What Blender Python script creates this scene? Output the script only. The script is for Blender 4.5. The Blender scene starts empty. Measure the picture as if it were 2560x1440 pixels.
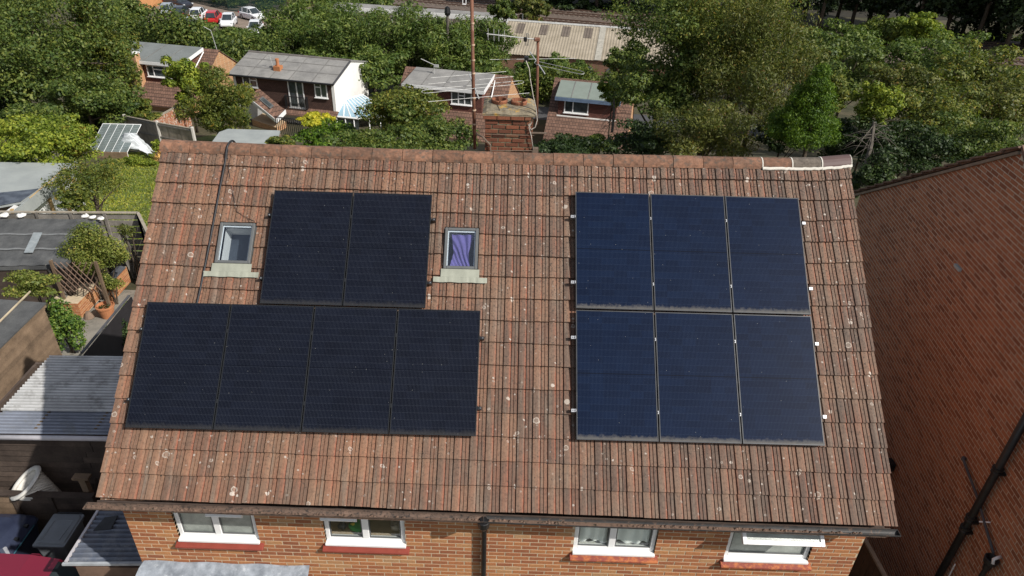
import bpy, bmesh, math, random
import numpy as np
from mathutils import Vector, Matrix, Euler
random.seed(7); rng = np.random.default_rng(7)
scene = bpy.context.scene
# ------------------------------------------------------------------ camera
FPX = 1772.15
CAM = np.array([-0.0324, -6.6619, 12.0868])
FW = np.array([0.01322231, 0.8480925, -0.52968318])
RT = np.array([0.99953701, 0.00330703, 0.03024611])
UP = np.array([-0.02740318, 0.52983787, 0.84765612])
cd = bpy.data.cameras.new('camera'); cam = bpy.data.objects.new('camera', cd)
scene.collection.objects.link(cam)
cd.sensor_width = 36; cd.lens = FPX / 2560 * 36; cd.clip_end = 2000; cd.clip_start = .1
cam.matrix_world = Matrix(((RT[0], UP[0], -FW[0], CAM[0]), (RT[1], UP[1], -FW[1], CAM[1]), (RT[2], UP[2], -FW[2], CAM[2]), (0, 0, 0, 1)))
scene.camera = cam
# ------------------------------------------------------------------ sky and sun
SUN_AZ, SUN_EL = math.radians(57), math.radians(42)      # azimuth from -Y towards +X
SUN = Vector((math.sin(SUN_AZ) * math.cos(SUN_EL), -math.cos(SUN_AZ) * math.cos(SUN_EL), math.sin(SUN_EL)))
w = bpy.data.worlds.new('World'); scene.world = w; w.use_nodes = True
nt = w.node_tree; bg = nt.nodes['Background']
sky = nt.nodes.new('ShaderNodeTexSky'); sky.sky_type = 'NISHITA'; sky.sun_disc = False
sky.sun_elevation = SUN_EL; sky.sun_rotation = math.pi - SUN_AZ
sky.dust_density = 1.6; sky.ozone_density = 1.0
hs = nt.nodes.new('ShaderNodeHueSaturation'); hs.inputs['Saturation'].default_value = .55      # thin broken cloud whitens the whole dome
nt.links.new(sky.outputs[0], hs.inputs['Color']); nt.links.new(hs.outputs[0], bg.inputs[0]); bg.inputs[1].default_value = 0.112
sd = bpy.data.lights.new('sun', 'SUN'); sd.energy = 4.9; sd.angle = math.radians(.53); sd.color = (1, .955, .89)
so = bpy.data.objects.new('sun', sd); scene.collection.objects.link(so)
so.rotation_euler = SUN.to_track_quat('Z', 'Y').to_euler(); so.location = (30, -20, 40)
vs = scene.view_settings; vs.view_transform = 'Standard'; vs.look = 'None'; vs.exposure = 0.0; vs.gamma = 1
scene.cycles.use_denoising = True; scene.cycles.max_bounces = 6; scene.cycles.diffuse_bounces = 3
scene.cycles.glossy_bounces = 3; scene.cycles.transmission_bounces = 4; scene.cycles.transparent_max_bounces = 8
# ------------------------------------------------------------------ pixel helpers (photo is 2560 x 1440)
def ray(x, y): return FW + RT * (x - 1280) / FPX + UP * (720 - y) / FPX
def at_z(x, y, z): d = ray(x, y); return CAM + d * (z - CAM[2]) / d[2]
def at_y(x, y, Y): d = ray(x, y); return CAM + d * (Y - CAM[1]) / d[1]
def at_x(x, y, X): d = ray(x, y); return CAM + d * (X - CAM[0]) / d[0]
def at_t(x, y, t): return CAM + ray(x, y) * t
def gz(Y, X=0):
    if Y < 2: return 0.
    if Y < 32: return -.11 * (Y - 2)
    if Y < 42: return -3.3 - .28 * (Y - 32)
    if Y < 80: return -6.1 - .075 * (Y - 42)
    return -8.95
def at_g(x, y, h=0):
    d = ray(x, y); lo, hi = 1., 500.
    for _ in range(50):
        m = (lo + hi) / 2; p = CAM + d * m
        if p[2] - h > gz(p[1]): lo = m
        else: hi = m
    return CAM + d * lo
V = lambda *a: np.array(a, float)
COL = scene.collection
ORG = {}
def org(o): return ORG.get(o.name, V(0, 0, 0)) if o is not None else V(0, 0, 0)
def tag(o, label=None, cat=None, group=None, kind=None):
    if label: o['label'] = label
    if cat: o['category'] = cat
    if group: o['group'] = group
    if kind: o['kind'] = kind
    return o
def thing(name, label, cat, loc, group=None):
    o = bpy.data.objects.new(name, None); COL.objects.link(o); o.empty_display_size = .2
    o.location = loc; ORG[o.name] = V(*loc); return tag(o, label, cat, group)
def link(name, me, mat=None, parent=None, loc=None, rot=None):
    """object with mesh given in LOCAL coordinates placed at world loc"""
    o = bpy.data.objects.new(name, me); COL.objects.link(o)
    if mat is not None and not me.materials: me.materials.append(mat)
    L = V(*loc) if loc is not None else V(0, 0, 0)
    if parent is not None: o.parent = parent; o.location = L - org(parent)
    else: o.location = L
    ORG[o.name] = L
    if rot is not None: o.rotation_euler = rot
    return o
class MB:
    """collects world-space geometry, builds ONE mesh object"""
    def __init__(s): s.v = []; s.f = []; s.m = []; s.mi = 0
    def add(s, vs, fs):
        n = len(s.v); s.v += [tuple(map(float, p)) for p in vs]; s.f += [tuple(i + n for i in f) for f in fs]; s.m += [s.mi] * len(fs); return s
    def box(s, lo, hi, M=None):
        x0, y0, z0 = lo; x1, y1, z1 = hi
        vs = [V(x, y, z) for z in (z0, z1) for x, y in ((x0, y0), (x1, y0), (x1, y1), (x0, y1))]
        if M is not None: vs = [M(p) for p in vs]
        return s.add(vs, [(0, 3, 2, 1), (4, 5, 6, 7), (0, 1, 5, 4), (1, 2, 6, 5), (2, 3, 7, 6), (3, 0, 4, 7)])
    def prism(s, pts, ext):
        pts = [np.asarray(p, float) for p in pts]; n = len(pts); ext = np.asarray(ext, float)
        nr = np.zeros(3)
        for i in range(n): nr += np.cross(pts[i], pts[(i + 1) % n])
        if nr @ ext < 0: pts = pts[::-1]
        return s.add(pts + [p + ext for p in pts], [tuple(range(n))[::-1], tuple(range(n, 2 * n))] + [(i, (i + 1) % n, n + (i + 1) % n, n + i) for i in range(n)])
    def tube(s, pts, r, n=8, cap=True):
        pts = [np.asarray(p, float) for p in pts]; k = len(pts)
        rs = r if hasattr(r, '__len__') else [r] * k
        base = None; rings = []
        for i in range(k):
            d = pts[min(i + 1, k - 1)] - pts[max(i - 1, 0)]; d = d / (np.linalg.norm(d) + 1e-9)
            if base is None: base = V(0, 0, 1) if abs(d[2]) < .9 else V(1, 0, 0)
            a = np.cross(d, base); a /= (np.linalg.norm(a) + 1e-9); b = np.cross(d, a); base = -b if i == 0 else base
            base = np.cross(a, d)
            rings.append([pts[i] + rs[i] * (math.cos(2 * math.pi * j / n) * a + math.sin(2 * math.pi * j / n) * b) for j in range(n)])
        vs = [p for q in rings for p in q]; fs = []
        for i in range(k - 1):
            for j in range(n):
                fs.append((i * n + j, i * n + (j + 1) % n, (i + 1) * n + (j + 1) % n, (i + 1) * n + j))
        if cap: fs += [tuple(range(n))[::-1], tuple((k - 1) * n + j for j in range(n))]
        return s.add(vs, fs)
    def lathe(s, c, prof, n=20, axis=None):
        c = np.asarray(c, float); vs = []; fs = []; k = len(prof)
        for r, z in prof:
            for j in range(n):
                a = 2 * math.pi * j / n; vs.append(c + V(r * math.cos(a), r * math.sin(a), z))
        for i in range(k - 1):
            for j in range(n): fs.append((i * n + j, i * n + (j + 1) % n, (i + 1) * n + (j + 1) % n, (i + 1) * n + j))
        fs.append(tuple(range(n))[::-1]); fs.append(tuple((k - 1) * n + j for j in range(n)))
        return s.add(vs, fs)
    def grid(s, P, closed=False):
        """P[i][j] world points -> quads"""
        ni, nj = len(P), len(P[0]); vs = [p for q in P for p in q]; fs = []
        for i in range(ni - 1):
            for j in range(nj - 1): fs.append((i * nj + j, i * nj + j + 1, (i + 1) * nj + j + 1, (i + 1) * nj + j))
        return s.add(vs, fs)
    def mesh(s, name, mats=None, o=None, smooth=False):
        me = bpy.data.meshes.new(name); o = V(0, 0, 0) if o is None else o
        me.from_pydata([tuple(V(*p) - o) for p in s.v], [], s.f); me.update()
        if mats is not None:
            for m in (mats if isinstance(mats, (list, tuple)) else [mats]): me.materials.append(m)
            if isinstance(mats, (list, tuple)) and len(mats) > 1: me.polygons.foreach_set('material_index', s.m)
        if smooth: me.polygons.foreach_set('use_smooth', [True] * len(me.polygons))
        return me
    def build(s, name, mats, parent=None, smooth=False, kind=None, label=None, cat=None, group=None, bevel=0):
        if parent is not None: o0 = org(parent)
        else:
            a = np.array(s.v); o0 = V((a[:, 0].min() + a[:, 0].max()) / 2, (a[:, 1].min() + a[:, 1].max()) / 2, a[:, 2].min())
        ob = link(name, s.mesh(name, mats, o0, smooth), None, parent, o0)
        if bevel:
            b = ob.modifiers.new('bevel', 'BEVEL'); b.width = bevel; b.segments = 1; b.limit_method = 'ANGLE'
        return tag(ob, label, cat, group, kind)
def copy_tree(o, loc, rotz=None, label=None, group=None):
    c = o.copy(); COL.objects.link(c); c.location = loc; ORG[c.name] = V(*loc)
    if rotz is not None: c.rotation_euler = (0, 0, rotz)
    if label: c['label'] = label
    if group: c['group'] = group
    for ch in list(o.children):
        k = ch.copy(); COL.objects.link(k); k.parent = c
        for gch in list(ch.children):
            q = gch.copy(); COL.objects.link(q); q.parent = k
    return c
def setmesh(me, verts, faces4, mat):
    n = len(verts); m = len(faces4)
    me.vertices.add(n); me.vertices.foreach_set('co', np.asarray(verts, np.float32).ravel())
    me.loops.add(m * 4); me.loops.foreach_set('vertex_index', np.asarray(faces4, np.int32).ravel())
    me.polygons.add(m); me.polygons.foreach_set('loop_start', np.arange(0, m * 4, 4, dtype=np.int32))
    me.polygons.foreach_set('loop_total', np.full(m, 4, np.int32))
    me.update(); me.validate(); me.materials.append(mat)
# ------------------------------------------------------------------ materials
def nodes(name):
    m = bpy.data.materials.new(name); m.use_nodes = True; t = m.node_tree
    return m, t, t.nodes['Principled BSDF'], t.nodes.new, t.links.new
def ramp(t, src, stops, interp='LINEAR'):
    r = t.nodes.new('ShaderNodeValToRGB'); e = r.color_ramp.elements; r.color_ramp.interpolation = interp
    while len(e) < len(stops): e.new(.5)
    for i, (p, c) in enumerate(stops): e[i].position = p; e[i].color = (*c, 1) if len(c) == 3 else c
    t.links.new(src, r.inputs[0]); return r.outputs[0]
def noise(t, scale, detail=4, rough=.6, vec=None, dim='3D'):
    n = t.nodes.new('ShaderNodeTexNoise'); n.inputs['Scale'].default_value = scale; n.inputs['Detail'].default_value = detail; n.inputs['Roughness'].default_value = rough
    if vec is not None: t.links.new(vec, n.inputs['Vector'])
    return n.outputs['Fac']
def mixc(t, fac, a, b, mode='MIX'):
    n = t.nodes.new('ShaderNodeMix'); n.data_type = 'RGBA'; n.blend_type = mode
    for s, i in ((fac, 0), (a, 6), (b, 7)):
        if isinstance(s, (int, float)): n.inputs[i].default_value = s
        elif isinstance(s, tuple): n.inputs[i].default_value = (*s, 1)
        else: t.links.new(s, n.inputs[i])
    return n.outputs[2]
def mth(t, op, a, b=None, c=None):
    n = t.nodes.new('ShaderNodeMath'); n.operation = op
    for i, s in enumerate((a, b, c)):
        if s is None: continue
        if isinstance(s, (int, float)): n.inputs[i].default_value = s
        else: t.links.new(s, n.inputs[i])
    return n.outputs[0]
def pos(t): return t.nodes.new('ShaderNodeNewGeometry').outputs['Position']
def rnd(t, kind):
    if kind == 'obj': return t.nodes.new('ShaderNodeObjectInfo').outputs['Random']
    return t.nodes.new('ShaderNodeNewGeometry').outputs['Random Per Island']
def bump(t, b, h, strength=.3, dist=.02):
    n = t.nodes.new('ShaderNodeBump'); n.inputs['Strength'].default_value = strength; n.inputs['Distance'].default_value = dist
    t.links.new(h, n.inputs['Height']); t.links.new(n.outputs[0], b.inputs['Normal'])
def mul(c, k): return tuple(min(1, x * k) for x in c)
def M(name, c, rough=.8, var=.25, scale=3, c2=None, fine=.0, fscale=60, bumps=0, bscale=50, metal=0, spec=.4, rk=None, ramt=.3, stain=None, coat=0):
    m, t, b, N, L = nodes(name); p = pos(t)
    f = noise(t, scale, 6, .62, p)
    col = ramp(t, f, [(.3, mul(c, 1 - var)), (.7, c2 or mul(c, 1 + var))])
    if fine:
        g = noise(t, fscale, 3, .7, p); col = mixc(t, fine, col, ramp(t, g, [(.35, (.25, .25, .25)), (.65, (1., 1., 1.))]), 'MULTIPLY')
    if stain:
        sc, amt, colr, s = stain; g = noise(t, s, 5, .7, p); g = ramp(t, g, [(sc, (0, 0, 0)), (min(1, sc + .12), (amt,) * 3)]); col = mixc(t, g, col, colr)
    if rk:
        h = N('ShaderNodeHueSaturation'); r = rnd(t, rk); L(col, h.inputs['Color'])
        L(mth(t, 'MULTIPLY_ADD', r, ramt * 2, 1 - ramt), h.inputs['Value']); col = h.outputs[0]
    L(col, b.inputs['Base Color']); b.inputs['Roughness'].default_value = rough; b.inputs['Metallic'].default_value = metal
    b.inputs['Specular IOR Level'].default_value = spec; b.inputs['Coat Weight'].default_value = coat; b.inputs['Coat Roughness'].default_value = .05
    if bumps: bump(t, b, noise(t, bscale, 4, .65, p), bumps, .01)
    return m
def leafmat(name, c1, c2, c3, tr=.3, acc=None, k=(1.85, 1.58, 1.3)):
    c1, c2, c3 = [tuple(x * y for x, y in zip(c, k)) for c in (c1, c2, c3)]
    m, t, b, N, L = nodes(name); r = rnd(t, 'island')
    st = [(0, c1), (.5, c2), (.93, c3)]
    if acc: st += [(.985, acc)]
    col = ramp(t, r, st)
    nz = noise(t, .7, 4, .65, pos(t)); col = mixc(t, 1., col, ramp(t, nz, [(.3, (.5, .6, .55)), (.7, (1.3, 1.17, 1.0))]), 'MULTIPLY')
    L(col, b.inputs['Base Color']); b.inputs['Roughness'].default_value = .55; b.inputs['Specular IOR Level'].default_value = .35
    tl = N('ShaderNodeBsdfTranslucent'); L(mixc(t, 1., col, (1.05, 1.15, .65), 'MULTIPLY'), tl.inputs['Color'])
    mx = N('ShaderNodeMixShader'); mx.inputs[0].default_value = tr; L(b.outputs[0], mx.inputs[1]); L(tl.outputs[0], mx.inputs[2])
    L(mx.outputs[0], t.nodes['Material Output'].inputs['Surface']); return m
# ------------------------------------------------------------------ shared materials
def tilemat(name, rk):
    m, t, b, N, L = nodes(name); p = pos(t); r = rnd(t, rk)
    big = noise(t, .8, 4, .6, p); mixr = mth(t, 'MULTIPLY_ADD', r, .42, mth(t, 'MULTIPLY', big, .62))
    col = ramp(t, mixr, [(.2, (.104, .081, .065)), (.45, (.15, .109, .084)), (.62, (.194, .136, .098)), (.85, (.224, .14, .095))])
    sx = N('ShaderNodeSeparateXYZ'); L(p, sx.inputs[0]); side = ramp(t, mth(t, 'MULTIPLY_ADD', noise(t, .9, 3, .6, p), .3, mth(t, 'MULTIPLY_ADD', sx.outputs[0], .12, .35)), [(.3, (1.12, .98, .90)), (.75, (.94, .93, .95))])
    col = mixc(t, 1., col, side, 'MULTIPLY')      # the two houses' halves have weathered to different browns
    at = N('ShaderNodeAttribute'); at.attribute_name = 'red'
    rn = noise(t, 2.3, 3, .6, p); rf = mth(t, 'MULTIPLY', at.outputs['Fac'], ramp(t, rn, [(.38, (.12,) * 3), (.62, (.95,) * 3)]))
    col = mixc(t, rf, col, (.26, .092, .056))
    mp = N('ShaderNodeMapping'); mp.inputs['Scale'].default_value = (17, 1.1, 1.1); L(p, mp.inputs[0]); sn = noise(t, 1., 3, .6, mp.outputs[0])
    col = mixc(t, ramp(t, sn, [(.52, (0, 0, 0)), (.7, (.5, .5, .5))]), col, (.25, .112, .07)); col = mixc(t, ramp(t, sn, [(.3, (.6, .6, .6)), (.46, (0, 0, 0))]), col, (.205, .165, .13))
    fl = noise(t, 26, 4, .75, p); col = mixc(t, .75, col, ramp(t, fl, [(.3, (.5, .5, .5)), (.5, (1., 1., 1.)), (.72, (1.25, 1.2, 1.12))]), 'MULTIPLY')
    sep = N('ShaderNodeSeparateXYZ'); L(p, sep.inputs[0])
    hi = mth(t, 'MULTIPLY_ADD', sep.outputs[2], .028, -.10)          # older tiles nearer the ridge carry more black spots
    dk = noise(t, 42, 3, .6, p); dk = mth(t, 'ADD', dk, hi); col = mixc(t, ramp(t, dk, [(.66, (0, 0, 0)), (.74, (.75, .75, .75))]), col, (.04, .036, .033))
    # pale lichen rosettes, laid out in the roof plane
    s3 = N('ShaderNodeSeparateXYZ'); L(p, s3.inputs[0]); c3 = N('ShaderNodeCombineXYZ'); L(s3.outputs[0], c3.inputs[0]); L(mth(t, 'MULTIPLY', s3.outputs[1], 1.32), c3.inputs[1]); p2 = c3.outputs[0]
    for sc, rad, keep, c in ((1.9, .052, .80, (.44, .38, .32)), (4.2, .07, .87, (.5, .44, .38)), (9.5, .085, .80, (.42, .37, .32))):
        v = N('ShaderNodeTexVoronoi'); v.voronoi_dimensions = '2D'; v.inputs['Scale'].default_value = sc; L(p2, v.inputs['Vector'])
        s2 = N('ShaderNodeSeparateColor'); L(v.outputs['Color'], s2.inputs[0])
        wob = mth(t, 'MULTIPLY_ADD', mth(t, 'SUBTRACT', noise(t, 45, 2, .6, p), .5), rad * 1.1, v.outputs['Distance'])
        R_ = mth(t, 'MULTIPLY_ADD', s2.outputs[0], rad, rad * .75)
        ins = mth(t, 'LESS_THAN', wob, R_); core = mth(t, 'LESS_THAN', wob, mth(t, 'MULTIPLY', R_, .72))
        ring = mth(t, 'SUBTRACT', ins, mth(t, 'MULTIPLY', core, mth(t, 'MULTIPLY', mth(t, 'GREATER_THAN', s2.outputs[1], .45), .75)))
        msk = mth(t, 'MULTIPLY', mth(t, 'MULTIPLY', ring, mth(t, 'GREATER_THAN', s2.outputs[2], keep)), .85)
        col = mixc(t, msk, col, c)
    L(col, b.inputs['Base Color']); b.inputs['Roughness'].default_value = .88; b.inputs['Specular IOR Level'].default_value = .25
    bump(t, b, noise(t, 70, 4, .7, p), .5, .006); return m
TILE_O, TILE_I = tilemat('concrete_tile', 'obj'), tilemat('concrete_tile_joined', 'island')
def brickmat(name, rk, stops, fine=.35):
    m, t, b, N, L = nodes(name); p = pos(t); r = rnd(t, rk)
    col = ramp(t, mth(t, 'MULTIPLY_ADD', noise(t, 1.1, 3, .6, p), .35, mth(t, 'MULTIPLY_ADD', r, .8, -.08)), stops)
    f = noise(t, 42, 4, .7, p); col = mixc(t, fine, col, ramp(t, f, [(.3, (.45, .42, .4)), (.6, (1.1, 1.08, 1.05))]), 'MULTIPLY')
    L(col, b.inputs['Base Color']); b.inputs['Roughness'].default_value = .85; b.inputs['Specular IOR Level'].default_value = .25
    bump(t, b, f, .5, .006); return m
FB = [(0, (.24, .088, .045)), (.3, (.33, .128, .06)), (.6, (.40, .165, .07)), (.8, (.44, .21, .09)), (.97, (.38, .265, .155))]
BR_O, BR_I = brickmat('front_brick', 'obj', FB), brickmat('front_brick_joined', 'island', FB)
NB = [(0, (.22, .09, .052)), (.35, (.34, .14, .075)), (.7, (.44, .19, .10)), (1, (.35, .185, .125))]
NR_O, NR_I = brickmat('gable_brick', 'obj', NB), brickmat('gable_brick_joined', 'island', NB)
OB = [(0, (.34, .13, .06)), (.5, (.46, .2, .085)), (1, (.5, .27, .13))]
OR_O = brickmat('orange_brick', 'obj', OB)
MORTAR = M('mortar', (.56, .45, .31), .9, .15, 6, fine=.25)
MORTAR_D = M('grey_mortar', (.58, .50, .39), .9, .2, 3, fine=.3)
WHITE = M('white_plastic', (.80, .80, .79), .35, .03, 4, spec=.5)
WPAINT = M('white_render', (.78, .77, .74), .8, .06, 2)
GREYP = M('grey_metal', (.11, .115, .115), .45, .1, 6, spec=.5)
ALU = M('aluminium', (.45, .46, .48), .42, .1, 20, metal=.8)
BLACKP = M('black_plastic', (.012, .012, .013), .4, .3, 6, spec=.5)
DARK = M('dark_void', (.02, .02, .02), .9, .2, 2)
LEAD = M('lead_sheet', (.23, .26, .30), .5, .3, 5, c2=(.42, .46, .51), fine=.3, fscale=14, bumps=.8, bscale=9, spec=.5, stain=(.6, .6, (.55, .58, .6), 7))
SILLRED = M('red_sill_paint', (.25, .052, .035), .5, .12, 6, stain=(.62, .5, (.3, .14, .07), 16))
SILLWORN = M('worn_red_sill', (.25, .06, .04), .6, .15, 5, stain=(.47, .95, (.46, .15, .05), 11))
TERRA = M('terracotta', (.46, .19, .085), .8, .2, 6, fine=.2)
def glassmat(name, tint=(.8, .85, .85), base=.10, rough=.02):
    m, t, b, N, L = nodes(name); g = N('ShaderNodeBsdfGlossy'); g.inputs['Roughness'].default_value = rough; g.inputs['Color'].default_value = (.9, .93, 1, 1)
    tr = N('ShaderNodeBsdfTransparent'); tr.inputs['Color'].default_value = (*tint, 1); lw = N('ShaderNodeLayerWeight'); lw.inputs[0].default_value = .5
    mx = N('ShaderNodeMixShader'); L(mth(t, 'MULTIPLY_ADD', mth(t, 'POWER', lw.outputs['Facing'], 4.), .9, base), mx.inputs[0]); L(tr.outputs[0], mx.inputs[1]); L(g.outputs[0], mx.inputs[2])
    L(mx.outputs[0], t.nodes['Material Output'].inputs['Surface']); return m
GLASS = glassmat('window_glass', (.95, .97, .96), .05)
GLASSD = M('dark_window_glass', (.025, .03, .033), .06, .4, 1.5, c2=(.10, .12, .125), spec=.8)
FROST = M('frosted_glass', (.27, .30, .275), .25, .35, 2.2, c2=(.48, .52, .47), fine=.25, fscale=120, spec=.6, bumps=.3, bscale=90)
NET = M('net_curtain', (.84, .85, .82), .9, .04, 9)
# ------------------------------------------------------------------ main house: roof frame
PITCH = math.radians(40.778); CP, SP = math.cos(PITCH), math.sin(PITCH)
def RF(u, v, n): return V(u, v * CP - n * SP, 5.67 + v * SP + n * CP)
def v_eave(u): return -.907 - .06 * u / 5
def v_ridge(u): return 3.985 - .05 * (1 - (u / 5) ** 2) + .018 * u / 5 + (.05 * max(0, (u - 4.3) / .7) ** 2)
NC = 16
def vmap(u, k): return v_eave(u) + (v_ridge(u) + .12 - v_eave(u)) * k / NC
def wob(u, k): return .006 * math.sin(u * 2.1 + k * 1.3) + .004 * math.sin(u * 5.7 + k * 2.9)
U0, U1, TW = -5.03, 5.03, .2012
PROF = [(0, -.003, 0), (.006, -.002, 0), (.010, .021, .1), (.048, .024, .05), (.078, .022, .2), (.101, .009, 1), (.104, -.002, .6), (.110, -.002, 0), (.113, .013, .0), (.147, .014, .35), (.150, .002, .2), (.1545, .002, 0), (.157, .015, .0), (.192, .016, .3), (.196, .0, .2), (TW, -.003, 0)]
BASE_N = -.143
house = thing('brick_house', 'pair of joined orange brick houses under one long ribbed brown tile roof', 'house', (0, 3, 0))
SKY = [(-4.0, -3.515, 2.27, 2.87), (-.86, -.39, 2.28, 2.89)]           # u0,u1,v0,v1 of the roof windows
mb = MB(); UZ = RF(0, 0, .045) - RF(0, 0, 0)
def under(a, b, c, d): mb.prism([RF(a, c, -.21), RF(b, c, -.21), RF(b, d, -.21), RF(a, d, -.21)], UZ)
ue = [U0 + .03, SKY[0][0], SKY[0][1], SKY[1][0], SKY[1][1], U1 - .03]
for i in (0, 2, 4): under(ue[i], ue[i + 1], -.87, 3.98)
for s_ in SKY: under(s_[0], s_[1], -.87, s_[2]); under(s_[0], s_[1], s_[3], 3.98)
APY, APZ = RF(0, 4.05, -.13)[1], RF(0, 4.05, -.13)[2]
mb.prism([V(U0, APY + .02, APZ - .06), V(U1, APY + .02, APZ - .06), V(U1, 2 * APY + .6, 4.99), V(U0, 2 * APY + .6, 4.99)], V(0, 0, .06))
roof = mb.build('roof', TILE_I, house)
def tile_geo(ua, ub, k, va=None, vb=None, u_ref=None, lift=0.):
    """one ribbed tile between ua..ub in course k; world points"""
    u_ref = ua if u_ref is None else u_ref
    xs = [(x, h, r) for x, h, r in PROF if ua - u_ref - 1e-6 <= x <= ub - u_ref + 1e-6]
    def ev(x):
        for (x0, h0, r0), (x1, h1, r1) in zip(PROF, PROF[1:]):
            if x0 <= x <= x1: q = (x - x0) / (x1 - x0); return h0 + (h1 - h0) * q, r0 + (r1 - r0) * q
        return 0, 0
    if not xs or xs[0][0] > ua - u_ref + 1e-4: xs = [(ua - u_ref, *ev(ua - u_ref))] + xs
    if xs[-1][0] < ub - u_ref - 1e-4: xs.append((ub - u_ref, *ev(ub - u_ref)))
    vs, red = [], []
    for row in range(3):
        for x, h, r in xs:
            u = u_ref + x; lo = vmap(u, k) + wob(u_ref, k) * .9; hi = vmap(u, k + 1) + .04; ln = hi - lo
            v = [lo, lo, hi][row]
            fr = 1 - (v - lo) / ln
            if va is not None and row < 2: v = max(lo, va)
            if vb is not None and row == 2: v = min(hi, vb)
            fr = 1 - (v - lo) / ln
            n = BASE_N + h + .038 * fr + lift
            if row == 0: n = BASE_N - .012 + lift
            vs.append(RF(u, v, n)); red.append(r)
    w_ = len(xs); fs = []
    for row in range(2):
        for j in range(w_ - 1): fs.append((row * w_ + j, row * w_ + j + 1, (row + 1) * w_ + j + 1, (row + 1) * w_ + j))
    return vs, fs, red
def set_red(me, red):
    a = me.attributes.new('red', 'FLOAT', 'POINT'); a.data.foreach_set('value', np.array(red, np.float32))
ARR = [(.966, 4.158, 0, 3.46), (-4.77, -.31, .0, 1.68), (-3.28, -1.06, 1.69, 3.34)]
def proj(p):
    d = np.asarray(p) - CAM; z = d @ FW; return 1280 + FPX * (d @ RT) / z, 720 - FPX * (d @ UP) / z, z
ncol = int(round((U1 - U0) / TW)); tiles = []
for k in range(NC):
    for c in range(ncol):
        ua = U0 + c * TW; ub = ua + TW; vm = vmap(ua, k) + .15
        hid = any(a0 < ua and ub < a1 and b0 < vm - .2 and vm + .2 < b1 for a0, a1, b0, b1 in ARR)
        cut = [s for s in SKY if s[0] < ub and s[1] > ua and s[2] - .02 < vmap(ua, k + 1) and s[3] + .03 > vmap(ua, k)]
        px, py, pz = proj(RF(ua, vm, -.12)); tiles.append([k, c, ua, hid, cut, pz])
vis = sorted([t for t in tiles if not t[3] and not t[4]], key=lambda t: t[5])[:300]
vset = {(t[0], t[1]) for t in vis}
jv, jf, jr = [], [], []
def jadd(g):
    n = len(jv); jv.extend(g[0]); jf.extend([tuple(i + n for i in f) for f in g[1]]); jr.extend(g[2])
for k, c, ua, hid, cut, pz in tiles:
    lift = random.uniform(0, .005)
    if (k, c) in vset:
        g = tile_geo(ua, ua + TW, k, lift=lift); o0 = g[0][0]
        me = bpy.data.meshes.new('tile'); me.from_pydata([tuple(p - o0) for p in g[0]], [], g[1]); me.update(); set_red(me, g[2])
        link('tile', me, TILE_O, roof, o0); continue
    if cut:
        s = cut[0]; vlo, vhi = vmap(ua, k), vmap(ua, k + 1) + .04
        a, b_ = max(ua, s[0] - .012), min(ua + TW, s[1] + .012)
        if a - ua > .015: jadd(tile_geo(ua, a, k, u_ref=ua, lift=lift))
        if ua + TW - b_ > .015: jadd(tile_geo(b_, ua + TW, k, u_ref=ua, lift=lift))
        if vhi > s[3] + .03: jadd(tile_geo(a, b_, k, va=s[3] + .02, u_ref=ua, lift=lift))
        if vlo < s[2] - .03: jadd(tile_geo(a, b_, k, vb=s[2] - .01, u_ref=ua, lift=lift))
        continue
    jadd(tile_geo(ua, ua + TW, k, lift=lift))
me = bpy.data.meshes.new('tiles_rest'); o0 = V(*house.location); me.from_pydata([tuple(p - o0) for p in jv], [], jf); me.update(); set_red(me, jr)
tag(link('tile_rest', me, TILE_I, roof, o0), kind='stuff')
# verge undercloak and mortar
vm_ = MB()
for s in (-1, 1):
    u = 5.0 * s
    vm_.prism([RF(u, v_eave(u) + .02, -.2), RF(u, 3.98, -.2), RF(u, 3.98, -.146), RF(u, v_eave(u) + .02, -.146)], V(.022 * s, 0, 0))
vm_.build('verge_mortar', MORTAR_D, roof)
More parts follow.
